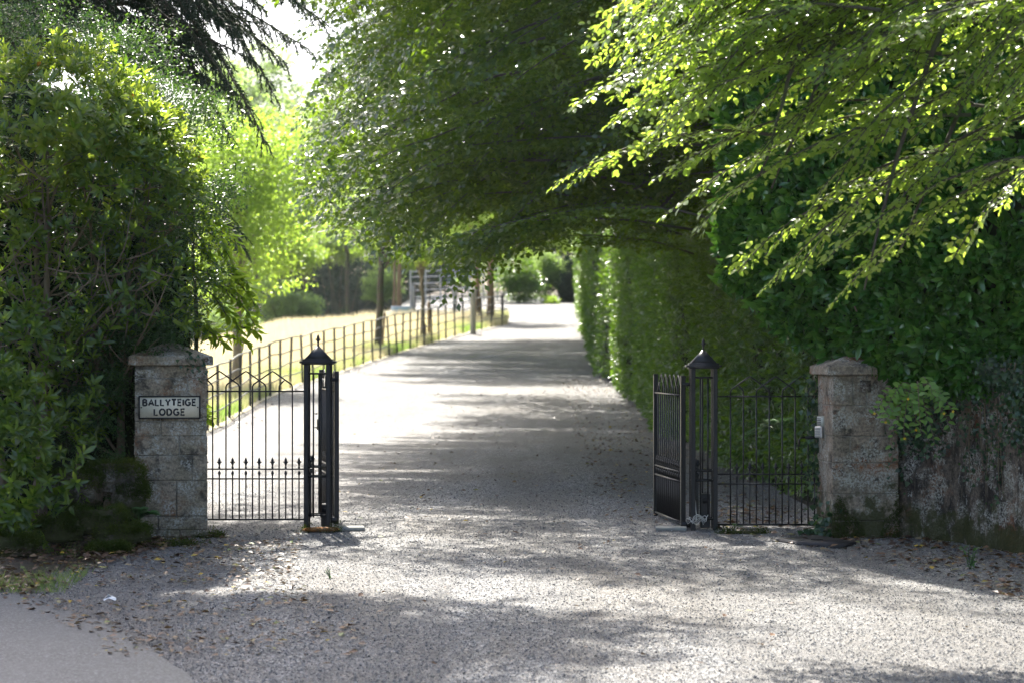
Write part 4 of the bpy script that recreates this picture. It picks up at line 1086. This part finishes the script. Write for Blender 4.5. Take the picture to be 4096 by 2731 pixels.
for i in range(210):      # the crown above the picture, which shades the bank and the road edge
    z0 = rng.uniform(13.2, 21); a = rng.uniform(0, 6.283); l_ = rng.uniform(.65, 1.0) * np.interp(z0, [11, 14, 21.5], [4.8, 4.6, .9])
    b = curve((-5.55, 26.6, z0), (-5.55 + l_ * math.cos(a), 26.6 + l_ * math.sin(a), z0 - .25 * l_), .08, 8, .05)
    if np.any((b[:, 2] - .35 - CAMZ) / b[:, 1] * FPX < 345): continue; tw.tube(b, np.linspace(.035, .006, 8), 5)
    m = int(l_ * 72); p_, t_ = along(b, rng.uniform(.15, 1, m)); sp = rng.normal(0, 1, (m, 3)) * A(.26, .26, .09) * (1.15 - .6 * rng.random((m, 1)))
    hiP.append(p_ + sp + A(0, 0, -.06)); hiD.append(t_ + ball(m) * .8 + A(0, 0, -.3)); hiN.append(ball(m) * .6 + A(0, 0, 1))
tw.build('trunk_and_branches', M_bark, cf, True)
HP = np.concatenate(hiP); keep = HP[:, 1] - .78 * HP[:, 2] < 16.9
HP = HP[keep]
MB().leaves(LS(HP, np.concatenate(hiD)[keep], np.concatenate(hiN)[keep], rng.uniform(.16, .34, len(HP)), rng.uniform(.05, .11, len(HP))), 'rhomb').build('crown', M_needle, cf)
NP = np.concatenate(nP)
MB().leaves(LS(NP, np.concatenate(nD), np.concatenate(nN), rng.uniform(.03, .062, len(NP)), .011), 'needle').build('needles', M_needle, cf)

# ------------------------------------------------------------------ trees of the meadow and the far woods
def crown_leaves(c, rad, n, leafL, clumps, spread, lobes=7, asp=.6, up=.8):
    c = np.asarray(c, float); rad = np.asarray(rad, float)
    lc = c + ball(lobes) * rad * rng.uniform(.35, .62, (lobes, 1)); lr = rad * rng.uniform(.38, .62, (lobes, 1))
    li = rng.integers(0, lobes, clumps); d = ball(clumps)
    p = lc[li] + d * lr[li] * (rng.random(clumps) ** .35)[:, None]
    idx = rng.integers(0, clumps, n)
    P = p[idx] + rng.normal(0, 1, (n, 3)) * A(1, 1, .45) * spread
    D = d[idx] * .5 + ball(n) + A(0, 0, -.25); N = ball(n) * .7 + A(0, 0, up)
    Lh = leafL * rng.uniform(.65, 1.3, n); sh = rng.random(clumps)
    return LS(P, D, N, Lh, Lh * asp, np.clip(sh[idx] * .55 + rng.random(n) * .45, 0, 1)), lc
def tree(label, x, y, h, rad, cz, trunk_r, n, leafL, mat, bark=M_bark, clumps=300, spread=.22, lean=0.0, cx=0.0, name='tree', group=None, lobes=7, zoff=None):
    z = float(H(x, y)) if zoff is None else zoff
    t = thing(name, label, 'tree', (0, 0, 0), 0, group)
    L, lc = crown_leaves((x + lean + cx, y, z + cz), rad, n, leafL, clumps, spread, lobes)
    top = A(x + lean, y, z + cz * .92)
    limbs = [(curve(A(x + lean * .6, y, z + cz * rng.uniform(.5, .8)), q, .05, 7, .08), trunk_r * .42) for q in lc]
    tree_wood(t, (x, y, z - .15), top, trunk_r, limbs, bark)
    MB().leaves(L, 'rhomb').build('crown', mat, t)
    return t
def at(u, D): return (u - 512) / FPX * D
tree('bright young oak on a mossy trunk behind the left railing', at(236, 57), 57, 7, (2.15, 2.0, 2.7), 4.5, .13, 15000, .105, M_oak, M_bark_pale, 520, .2, .1, .15, 'oak_tree', None, 11)
tree('slim dark-trunked young tree standing by the fence, mid meadow', at(378, 76), 76, 7, (2.7, 2.2, 2.3), 4.9, .13, 13000, .11, M_oak, M_bark, 420, .22, .25, .2, 'oak_tree', None, 9)
tree('pale-stemmed sapling behind the fence next to a brown stake', at(423, 83), 83, 5, (1.3, 1.3, 1.0), 3.4, .085, 3800, .11, M_oak, M_bark_pale, 130, .2, -.1, 0, 'young_tree')
tree('left of the two brown trunks at the fence end', at(478, 97.5), 97.5, 6, (1.8, 1.7, 1.5), 4.3, .13, 6000, .12, M_oak, M_stake, 200, .24, .0, -.3, 'young_tree')
tree('right, thicker of the two brown trunks at the fence end', at(490, 96), 96, 6, (1.9, 1.7, 1.6), 4.4, .17, 6500, .12, M_oak, M_stake, 200, .24, .05, .5, 'young_tree')
tree('left of the thin trunk pair on the meadow crest', at(394.5, 104), 104, 7, (1.9, 1.7, 1.7), 5.0, .07, 5000, .13, M_far, M_stake, 160, .26, .0, -.2, 'young_tree')
tree('right, thicker of the thin trunk pair on the meadow crest', at(400.5, 105), 105, 7, (2.0, 1.7, 1.9), 5.6, .10, 5000, .13, M_far, M_stake, 160, .26, .0, .3, 'young_tree')
# trees down the slope beyond the crest, lit from behind
for (u, v, D, rad, lab, mt, n) in [
    (255, 190, 112, (4.6, 3.4, 3.6), 'broad pale sunlit tree filling the gap behind the young oak', M_oak, 16000),
    (306, 205, 128, (4.2, 3.2, 3.0), 'pale tree beyond the crest, below the white sky', M_far, 13000),
    (348, 165, 118, (3.8, 3.0, 4.2), 'sunlit tree behind the left edge of the big beech', M_oak, 13000),
    (215, 140, 125, (4.6, 4, 5.6), 'tall pale tree behind the conifer branches', M_far, 14000),
    (246, 110, 150, (4.2, 4, 5), 'hazy tall tree left of the white sky', M_far, 11000),
    (340, 200, 170, (7, 5, 5), 'hazy tree low on the horizon behind the beech', M_far, 9000)]:
    c = W(u, v, D)
    tree(lab, c[0], D, 0, rad, c[2] - float(H(c[0], D)), .12, n, .12 + .0007 * D, mt, M_bark, 420, .36, 0, 0, 'meadow_tree', 'pale trees beyond the meadow', 10)
for (u, v, D, rad, lab) in [(245, 300, 150, (7, 4, 4.2), 'leftmost dark bluish tree of the far wood'), (300, 290, 165, (7, 4, 5), 'dark far tree right of the pale bush'), (340, 288, 158, (6.5, 4, 4.8), 'darkest far tree above the meadow crest'), (385, 280, 170, (7, 4, 5), 'dark far tree behind the crest trunk pair'), (205, 300, 170, (7, 4, 5), 'dark far tree behind the laurel sapling'),
                       (430, 275, 165, (7, 4, 5), 'dark far tree behind the paddock rails')]:
    c = W(u, v, D); tree(lab, c[0], D, 0, rad, c[2] - float(H(c[0], D)), .12, 7000, .30, M_wood_far, M_bark, 260, .5, 0, 0, 'far_tree', 'dark trees of the far wood', 8)
def shrub(label, u, v, D, rad, n, leafL, mat, clumps=140, spread=.16, lobes=6, name='shrub', cat='shrub'):
    c = W(u, v, D); t = thing(name, label, cat, (0, 0, 0))
    L, lc = crown_leaves(c, rad, n, leafL, clumps, spread, lobes)
    MB().leaves(L, 'rhomb').build('foliage', mat, t)
    mb = MB(); g = A(c[0], D, float(H(c[0], D)) - .1)
    for q in lc: mb.tube(curve(g, q, 0, 6, .08), np.linspace(.022, .01, 6), 5)
    mb.build('stems', M_bark, t, True)
shrub('bright low tree crown left beyond the meadow, above the bush', 232, 268, 116, (2.6, 2, 2.2), 11000, .16, M_oak, 260, .3, 9)
shrub('bright low tree crown beyond the crest, left of the dark wood', 282, 248, 120, (2.4, 2, 1.7), 10000, .16, M_oak, 240, .3, 9)
shrub('pale low tree crown above the dark far wood', 340, 236, 124, (3.0, 2, 1.6), 10000, .16, M_far, 240, .3, 9)
shrub('pale crown above the crest trunk pair', 400, 238, 120, (2.6, 2, 1.6), 10000, .16, M_oak, 240, .3, 9)
shrub('rounded grey-green bush below the oak at the meadow edge', 283, 306, 108, (2.0, 1.2, 1.2), 9000, .13, M_far)
shrub('smaller grey-green bush left of the meadow edge', 225, 322, 104, (1.5, 1.2, .9), 5000, .12, M_far)
shrub('silvery bush on the crest left of the thin trunks', 380, 284, 112, (1.0, .9, 1.1), 5000, .11, M_far)
shrub('dense green laurel at the far bend, left part', 518, 285, 112, (1.1, .9, 1.3), 7000, .13, M_hedge, 160, .18)
shrub('pale green shrub at the far bend beside the small cone bush', 548, 278, 114, (.85, .8, 1.5), 6500, .12, M_far, 150, .17)
shrub('small bright cone bush at the foot of the far shrubs', 553, 301, 111, (.42, .4, .42), 2600, .10, M_oak, 60, .1, 4)
shrub('dark clipped evergreen block at the far bend by the hedge end', 570, 283, 113, (.75, .7, 1.5), 6500, .12, M_wood_far, 150, .16)
shrub('small tree crown over the far bend above the shrubs', 545, 225, 118, (2.8, 1.8, 1.7), 8000, .14, M_oak, 180, .26, 8)
shrub('dark conifer mass behind the far bend', 560, 255, 126, (2.6, 1.6, 2.4), 8000, .16, M_wood_far, 180, .26, 8)
shrub('leafy tree mass behind the far bend, left part', 505, 250, 128, (2.8, 1.6, 2.6), 8000, .16, M_far, 180, .26, 8)
shrub('bright leafy crown behind the fence-end trunks', 455, 235, 122, (3.2, 1.8, 1.6), 9000, .15, M_oak, 180, .26, 8)

# ------------------------------------------------------------------ small plants
def ivy(label, pts_stems, density, leafL, mat=M_ivy, face=(0, -1, .2), thick=.05):
    t = thing('ivy', label, 'ivy', (0, 0, 0)); mb = MB(); P, D, N = [], [], []
    for st in pts_stems:
        st = np.asarray(st, float); mb.tube(st, np.linspace(.006, .002, len(st)), 4)
        ln = np.linalg.norm(np.diff(st, axis=0), axis=1).sum(); n = max(6, int(ln * density)); p, d = along(st, rng.random(n))
        P.append(p + rng.normal(0, thick, (n, 3)) * A(1, .35, 1)); D.append(rng.normal(0, .6, (n, 3)) + A(0, 0, -.8)); N.append(np.asarray(face) + rng.normal(0, .4, (n, 3)))
    mb.build('stems', M_twig, t, True)
    P = np.concatenate(P); Lh = leafL * rng.uniform(.5, 1.2, len(P))
    MB().leaves(LS(P, np.concatenate(D), np.concatenate(N), Lh, Lh * 1.0), 'ivy').build('foliage', mat, t)
def on_wall(s_, z, off=.05):
    i = np.clip(s_ * 149, 0, 149); x = np.interp(i, np.arange(150), cx); y = np.interp(i, np.arange(150), cyy); nx = np.interp(i, np.arange(150), nout[:, 0]); ny = np.interp(i, np.arange(150), nout[:, 1])
    return A(x + nx * off, y + ny * off, z)
st = []
for i in range(26):
    s_ = rng.uniform(.0, .52); z1 = 1.46; dz = rng.uniform(.1, .35) if i % 3 else rng.uniform(.4, .8)
    st.append([on_wall(s_ + rng.normal(0, .006) * k, z1 - dz * k / 7, .07) for k in range(8)])
ivy('dark ivy fringe hanging along the top of the right wall', st, 190, .042)
ivy('ivy strand trailing down the gap between right pillar and wall', [[A(3.27 + .02 * math.sin(k), 20.62 + .0 * k, 1.35 - .11 * k) for k in range(9)], [A(3.30 + .03 * math.sin(k * 1.3), 20.62, 1.4 - .08 * k) for k in range(9)]], 170, .045)
st = []
for i in range(9):
    s_ = .30 + .02 * i + rng.normal(0, .01); st.append([on_wall(s_ + .004 * math.sin(k + i), 1.2 - .14 * k, .05) for k in range(rng.integers(4, 8))])
ivy('thin ivy shoots scattered down the face of the right wall', st, 60, .034)
ivy('ivy creeping round the left edge and foot of the right pillar', [[A(2.64 + .03 * math.sin(k * 1.7), 21.22 - .02 * k, 1.35 - .13 * k) for k in range(10)], [A(2.62, 20.80, .02), A(2.68, 20.62, .03), A(2.72, 20.6, .1), A(2.7, 20.6, .25)], [A(2.5, 20.75, .03), A(2.6, 20.65, .06), A(2.72, 20.58, .05)]], 190, .05)
ivy('ivy sprig on the right corner of the left pillar cap', [[A(-2.72, 20.60, 1.50), A(-2.68, 20.56, 1.44), A(-2.66, 20.55, 1.38)], [A(-2.78, 20.58, 1.49), A(-2.72, 20.54, 1.42)]], 170, .036)
# hypericum growing over the wall
hy = thing('hypericum', 'pale green hypericum with yellow flowers hanging over the right wall', 'shrub', (0, 0, 0))
P, D, N, hs_, fl_ = [], [], [], [], []
for (u, v) in [(878, 402), (885, 412), (895, 398), (908, 398), (918, 406), (930, 400), (940, 410), (945, 424), (932, 436), (915, 425), (900, 418), (893, 445), (905, 438), (925, 418), (938, 398), (888, 425), (912, 412), (920, 432), (948, 414), (898, 408)]:
    e = W(911 + (u - 911) * 1.12, v + rng.normal(2, 4), 19.85 + rng.normal(0, .16)); s_ = W(915 + (u - 915) * .25, 384, 20.2); b = curve(s_, e, .12, 9, .06); hs_.append(b)
    m = 12; p, d = along(b, np.linspace(.4, 1, m)); sg = np.where(np.arange(m) % 2, 1, -1); hor = nrm(np.cross(d, A(0, -1, .3)))
    P.append(p); D.append(d * .5 + hor * sg[:, None] * .8 + rng.normal(0, .2, (m, 3))); N.append(A(0, -.75, .65) + rng.normal(0, .3, (m, 3))); fl_.append(e)
mb = MB()
for b in hs_: mb.tube(b, np.linspace(.005, .002, 9), 4)
mb.build('stems', M_twig, hy, True)
P = np.concatenate(P); Lh = .07 * rng.uniform(.6, 1.15, len(P)); hl_ = LS(P, np.concatenate(D), np.concatenate(N), Lh, Lh * .55)
hl_ = single_leaves(hy, hl_, 'leaf', M_hyper, 300)
if len(hl_): MB().leaves(hl_, 'leaf').build('foliage', M_hyper, hy)
for e in fl_[::3]:
    k = 5; a = np.arange(k) * 1.2566; MB().leaves(LS(np.repeat(e[None], k, 0) + A(0, -.02, 0), np.column_stack([np.cos(a), np.full(k, -.3), np.sin(a)]), np.repeat(A(0, -1, .2)[None], k, 0), .015, .009), 'rhomb').build('flower', M_yellow, hy)
def fern(label, base, n, ln, mat=M_fern, dirs=(0, -1, .6)):
    t = thing('fern', label, 'fern', (0, 0, 0)); mb = MB(); P, D, N = [], [], []
    for i in range(n):
        a = rng.uniform(-1.5, 1.5); d = A(math.sin(a), -.5 * math.cos(a), .75 + rng.normal(0, .15)); l = ln * rng.uniform(.7, 1.15)
        tt_ = np.linspace(0, 1, 12)[:, None]; st = np.asarray(base) + nrm(d) * l * tt_ + A(0, 0, -1) * l * .55 * tt_ ** 2; mb.tube(st, np.linspace(.004, .0015, 12), 4)
        m = 26; p, tg = along(st, np.linspace(.12, 1, m)); hor = nrm(np.cross(tg, A(0, 0, 1)))
        for sg in (-1, 1): P.append(p); D.append(hor * sg + tg * .3 + rng.normal(0, .05, (m, 3))); N.append(A(0, -.3, 1) + rng.normal(0, .15, (m, 3)))
        L_ = np.concatenate([np.sin(np.linspace(.25, 3.0, m)) * l * .2 + .006] * 2); hs_ = L_ if i == 0 else np.concatenate([hs_, L_])
    mb.build('stems', M_fern, t, True)
    MB().leaves(LS(np.concatenate(P), np.concatenate(D), np.concatenate(N), hs_, hs_ * .28), 'rhomb').build('fronds', mat, t)
fern('small fern on the mossy bank touching the left pillar', W(138, 520, 19.95), 8, .30)
fern('tiny fern low on the mossy stones', W(105, 512, 19.9), 4, .17)
fern('drooping fern behind the right railing by the hedge', W(778, 432, 22.6), 10, .36)
fern('small fern at the foot of the right iron gate post', W(734, 527, 21.0), 4, .10)

# mossy boulders and moss mounds left of the left pillar
def boulder(label, c, rad, seed, moss=900, mat=M_rock, name='mossy_boulder', cat='boulder', mz=.05):
    t = thing(name, label, cat, (0, 0, 0))
    bm = bmesh.new(); bmesh.ops.create_icosphere(bm, subdivisions=4, radius=1)
    co = A(*[tuple(v.co) for v in bm.verts]); sq = np.sign(co) * np.abs(co) ** .6
    k = 1 + .20 * vnoise(co, seed, 2.4) + .11 * vnoise(co, seed + 1, 6) + .05 * vnoise(co, seed + 2, 14)
    pts = np.asarray(c) + sq * np.asarray(rad) * k[:, None]
    for v, p in zip(bm.verts, pts): v.co = p
    for f_ in bm.faces: f_.smooth = True
    me = bpy.data.meshes.new('stone'); bm.to_mesh(me); bm.free(); link('stone', me, mat, t)
    up = np.where((co[:, 2] > mz) & (co[:, 1] < .5))[0]
    if moss:
        i = rng.choice(up, moss * 3); p = pts[i] + rng.normal(0, .022, (len(i), 3)); keep = vnoise(p, seed + 5, 9) > -.45; p = p[keep]; i = i[keep]
        d = nrm(co[i] / np.asarray(rad)) + A(0, 0, -.25) + rng.normal(0, .5, (len(i), 3))
        stuff(MB().leaves(LS(p, d, ball(len(p)), rng.uniform(.010, .026, len(p)), .008, np.clip(.45 + .4 * vnoise(p, seed + 9, 6) + rng.normal(0, .15, len(p)), 0, 1)), 'needle').build('moss', M_moss_tuft, t))
for (u, v, D, rad, lab) in [(78, 490, 20.05, (.22, .16, .15), 'large mossy boulder under the rhododendron, left of the others'), (112, 478, 20.1, (.22, .16, .14), 'mossy boulder against the left pillar, highest of the bank'), (95, 520, 19.75, (.24, .15, .10), 'low mossy boulder in the middle of the bank'), (122, 533, 19.7, (.20, .13, .075), 'flat grey-brown stone at the foot of the bank'), (60, 530, 19.6, (.17, .12, .09), 'small mossy boulder at the left of the bank'), (108, 550, 19.45, (.14, .09, .04), 'thin flat stone lying lowest in the bank'), (14, 545, 19.2, (.2, .12, .09), 'yellowish mossy boulder at the left picture edge'), (130, 500, 20.05, (.13, .13, .16), 'upright mossy stone touching the left pillar')]:
    boulder(lab, W(u, v, D), rad, int(u * 7 + v), 2600)
boulder('green moss mound at the foot of the left pillar', W(165, 549, 20.1) + A(0, 0, -.03), (.30, .22, .09), 3, 2600, M_rock, 'moss_mound', 'moss', -.5)
boulder('strip of moss beside the right iron gate post', A(2.0, 20.95, -.03), (.2, .09, .022), 9, 500, M_rock, 'moss_mound', 'moss', -.5)
boulder('moss patch at the right foot of the left pillar', W(208, 533, 20.75) + A(0, 0, -.05), (.12, .12, .05), 13, 700, M_rock, 'moss_mound', 'moss', -.5)
M_orange = stone_mat('orange_lichen_clod', (.30, .12, .03), (.22, .13, .05), None, 1, .2, .4, 2.2)
boulder('orange lichen crust at the foot of the left iron gate post', A(-1.66, 21.1, .0), (.16, .07, .016), 17, 160, M_orange, 'lichen_patch', 'lichen', -.5)
# moss tufts hanging on the right pillar's foot
n = 5200; q = np.column_stack([rng.uniform(-.29, .29, n), np.full(n, -.325), -.1 + .5 * rng.random(n) ** 1.4]); keep = vnoise(q, 41, 7) + (.22 - q[:, 2]) * 3.0 > .15; q = q[keep]
stuff(MB().leaves(LS(q, rng.normal(0, .5, (len(q), 3)) + A(0, -.5, -.5), ball(len(q)), rng.uniform(.012, .028, len(q)), .007, rng.random(len(q)) * .6), 'needle').build('moss', M_moss_tuft, pr))

# ------------------------------------------------------------------ uncountable ground cover
n = 75000
gy = 13.2 + 20 * (1 - (1 - rng.random(n)) ** .45); e_ = A(*[drive_edges(v) for v in np.linspace(13, 34, 200)])
gl = np.maximum(np.interp(gy, np.linspace(13, 34, 200), e_[:, 0]), -gy * .235); gr = np.minimum(np.interp(gy, np.linspace(13, 34, 200), e_[:, 1]), gy * .235)
gx = gl + (gr - gl) * rng.random(n)
road_y = np.interp(gx, ex, ey); ok = (gy > road_y - .05) | (rng.random(n) < .03) | ((gy > road_y - .5) & (rng.random(n) < .12)); gx, gy = gx[ok], gy[ok]; n = len(gx)
s_ = rng.uniform(.003, .0068, n) * (1 + .5 * (rng.random(n) > .93)); q = ball(n * 6).reshape(n, 6, 3)
O = A((1, 0, 0), (-1, 0, 0), (0, 1, 0), (0, -1, 0), (0, 0, .7), (0, 0, -.7))
Vg = (O[None] + q * .32) * s_[:, None, None]; ca = rng.random(n) * 6.28
rot = np.stack([np.stack([np.cos(ca), -np.sin(ca)], -1), np.stack([np.sin(ca), np.cos(ca)], -1)], -2)
Vg[:, :, :2] = np.einsum('nij,nkj->nki', rot, Vg[:, :, :2])
Vg += np.stack([gx, gy, H(gx, gy) + .006 + .008 * vnoise(np.column_stack([gx, gy, 0 * gx]), 1, 2.2)], -1)[:, None, :]
F8 = np.array([(0, 2, 4), (2, 1, 4), (1, 3, 4), (3, 0, 4), (2, 0, 5), (1, 2, 5), (3, 1, 5), (0, 3, 5)])
stuff(MB().add(Vg.reshape(-1, 3), [(F8[None] + (np.arange(n) * 6)[:, None, None]).reshape(-1, 3)], np.repeat(rng.random(n), 6)).build('gravel_chips', M_chip), 'loose grey gravel chips strewn over the drive', 'gravel')
def litter(n, xf, y0, y1, size, name, label, lift=.012):
    y = rng.uniform(y0, y1, n); a, b = xf(y); x = a + (b - a) * rng.random(n)
    k = vnoise(np.column_stack([x, y, 0 * x]), 88, 2.5) > rng.normal(0, .5, n) - .35; x, y = x[k], y[k]; n = len(x)
    P = np.column_stack([x, y, H(x, y) + lift + rng.uniform(0, .012, n)]); a = rng.random(n) * 6.28
    D = np.column_stack([np.cos(a), np.sin(a), rng.normal(0, .18, n)]); N = np.column_stack([rng.normal(0, .3, n), rng.normal(0, .3, n), np.ones(n)])
    Lh = size * 1.1 * rng.uniform(.4, 1.2, n)
    return LS(P, D, N, Lh, Lh * rng.uniform(.4, .7, n))
I = np.interp
lt = LS.cat([
    litter(2700, lambda y: (I(y, [15, 17.3, 18.7, 20.5], [-2.5, -3.9, -3.5, -3.1]), I(y, [15, 18, 20.5], [-.8, -1.6, -1.8])), 14.5, 20.8, .055, '', ''),
    litter(3600, lambda y: (0 * y - 4.6, I(y, [17.3, 20.5], [-3.4, -2.7])), 17.2, 20.4, .06, '', '', .03),
    litter(1700, lambda y: (I(y, [16, 18, 20.8], [3.6, 3.3, 1.9]), I(y, [16, 18, 19.5, 20.8], [4.8, 4.4, 4.0, 3.3])), 16, 20.7, .07, '', ''),
    litter(3200, lambda y: (I(y, [22, 50], [.9, 1.2]), 0 * y + 2.8), 21.5, 60, .06, '', ''),
    litter(900, lambda y: (I(y, [14, 21, 60], [-2.5, -2, -5]), I(y, [14, 21, 60], [3.5, 1.6, 2])), 14, 60, .055, '', ''),
    litter(500, lambda y: (fence_x(y) - .2, fence_x(y) + .9), 44, 90, .08, '', ''),
    litter(500, lambda y: (0 * y + 1.8, 0 * y + 2.8), 20.6, 25, .07, '', '')])
stuff(MB().leaves(lt, 'rhomb').build('leaf_litter', M_litter), 'brown fallen leaves scattered over the gravel and banks', 'leaf litter')
# meadow grass
n = 70000
y = 44 + 56 * rng.random(n) ** .8; x = fence_x(y) - .02 - rng.random(n) ** 1.3 * np.minimum(18, y * .14); ok = (x > -y * .19); x, y = x[ok], y[ok]; n = len(x)
dist = fence_x(y) - x
gg = np.clip(.68 - dist * .30 + .55 * vnoise(np.column_stack([x, y, 0 * x]), 71, .9), 0, 1) * .9
P = np.column_stack([x, y, H(x, y) - .01]); Lh = rng.uniform(.12, .34, n) * (1 + .3 * (y > 92)); a = rng.random(n) * 6.28
stuff(MB().leaves(LS(P, np.column_stack([np.cos(a) * .35, np.sin(a) * .35, np.ones(n)]), np.column_stack([np.sin(a), -np.cos(a), 0 * a]), Lh, .028, np.clip(gg + rng.normal(0, .12, n), 0, 1)), 'needle').build('meadow_grass', M_grass), 'dry straw grass of the meadow, greener along the fence', 'grass')
n = 5000
x = rng.uniform(-4.6, -3.2, n); y = rng.uniform(17.2, 19.7, n); k = (vnoise(np.column_stack([x, y, 0 * x]), 73, 3) > .25) & (y < 17.4 + (x + 4.6) * 1.6 + 1.2); x, y = x[k], y[k]; n = len(x); a = rng.random(n) * 6.28
stuff(MB().leaves(LS(np.column_stack([x, y, H(x, y) - .03]), np.column_stack([np.cos(a) * .6, np.sin(a) * .6, np.ones(n)]), np.column_stack([np.sin(a), -np.cos(a), 0 * a]), rng.uniform(.05, .17, n), .007, rng.uniform(.7, 1, n)), 'needle').build('verge_grass', M_grass), 'short green grass tufts on the near left bank', 'grass')
# a few stray things
def weed(label, u, v, D, s, n=26):
    p = W(u, v, D); p[2] = float(H(p[0], D)); t = thing('weed', label, 'weed', (0, 0, 0)); st = [curve(p, p + A(rng.normal(0, .25), rng.normal(0, .15), 1) * s, .0, 6, .08) for _ in range(4)]; mb = MB()
    for b in st: mb.tube(b, np.linspace(.004, .002, 6), 4)
    mb.build('stems', M_fern, t); q, d = along(np.concatenate(st), rng.random(n)); MB().leaves(LS(q, ball(n) + A(0, 0, .4), ball(n) * .5 + A(0, -.3, 1), s * .35, s * .13), 'rhomb').build('foliage', M_fern, t)
weed('feathery green weed in the gravel before the right wall', 970, 566, 18.5, .17)
weed('small weed in the gravel left of centre, far from the gates', 330, 577, 18.0, .07, 20)
mb = MB(); p = W(110, 603, 16.8); a = np.linspace(0, 6.2832, 13)[:-1]; zc = float(H(p[0], p[1])) + .02
mb.add(np.concatenate([np.column_stack([p[0] + .045 * np.cos(a), p[1] + .03 * np.sin(a), zc + .01 * np.sin(3 * a)]), [[p[0] - .01, p[1], zc + .035], [p[0] + .015, p[1], zc + .02]]]), [[(i, (i + 1) % 12, 12 if i < 6 else 13) for i in range(12)]])
tag(mb.build('litter_scrap', M_white), 'crumpled white scrap lying on the gravel by the road edge', 'litter')
for (u, v, c_, lab) in [(332, 514, .99, 'yellow fallen leaf right of the left iron gate post'), (905, 556, .99, 'yellow fallen leaf on the gravel before the right wall'), (640, 545, .45, 'brown curled leaf on the gravel before the right gate leaf'), (404, 518, .3, 'dark brown leaf on the drive right of the left gate post')]:
    D = CAMZ * FPX / (v - 345); D = (CAMZ + .04 * max(0, 21.3 - D)) * FPX / (v - 345); p = W(u, v, D)
    tag(MB().leaves(LS([p + A(0, 0, .015)], [A(.9, .2, .1)], [A(.1, -.4, 1)], .075, .05, c_), 'leaf').build('fallen_leaf', M_litter), lab, 'leaf')

# ------------------------------------------------------------------ thin summer haze
hm = bpy.data.materials.new('haze_air'); hm.use_nodes = True; hn = hm.node_tree
hn.nodes.remove(hn.nodes['Principled BSDF'])
pv = hn.nodes.new('ShaderNodeVolumePrincipled'); pv.inputs['Color'].default_value = (.86, .93, 1.0, 1); pv.inputs['Density'].default_value = HAZE; pv.inputs['Anisotropy'].default_value = .45
hn.links.new(pv.outputs[0], hn.nodes['Material Output'].inputs['Volume'])
hz = MB().box((0, 190, 3.5), (524, 464, 47)).build('haze', hm)
stuff(hz, 'thin pale summer haze in the air', 'haze')

# ------------------------------------------------------------------ every Empty sits at the foot of its thing
bpy.context.view_layer.update()
for o in [x for x in sc.objects if x.type == 'EMPTY' and x.parent is None and x.location.length < 1e-6 and x.rotation_euler.z == 0]:
    pts = np.concatenate([np.array([tuple(c.matrix_local @ Vector(b)) for b in c.bound_box]) for c in o.children if c.type == 'MESH'])
    big = [c for c in o.children if c.name.split('.')[0] in ('trunk', 'stems', 'stone', 'trunk_and_branches')]
    ref = np.array([tuple(c.matrix_local @ Vector(b)) for c in (big or o.children) for b in c.bound_box])
    off = Vector(((ref[:, 0].min() + ref[:, 0].max()) / 2, (ref[:, 1].min() + ref[:, 1].max()) / 2, float(pts[:, 2].min())))
    o.location = off
    for c in o.children: c.location = c.location - off
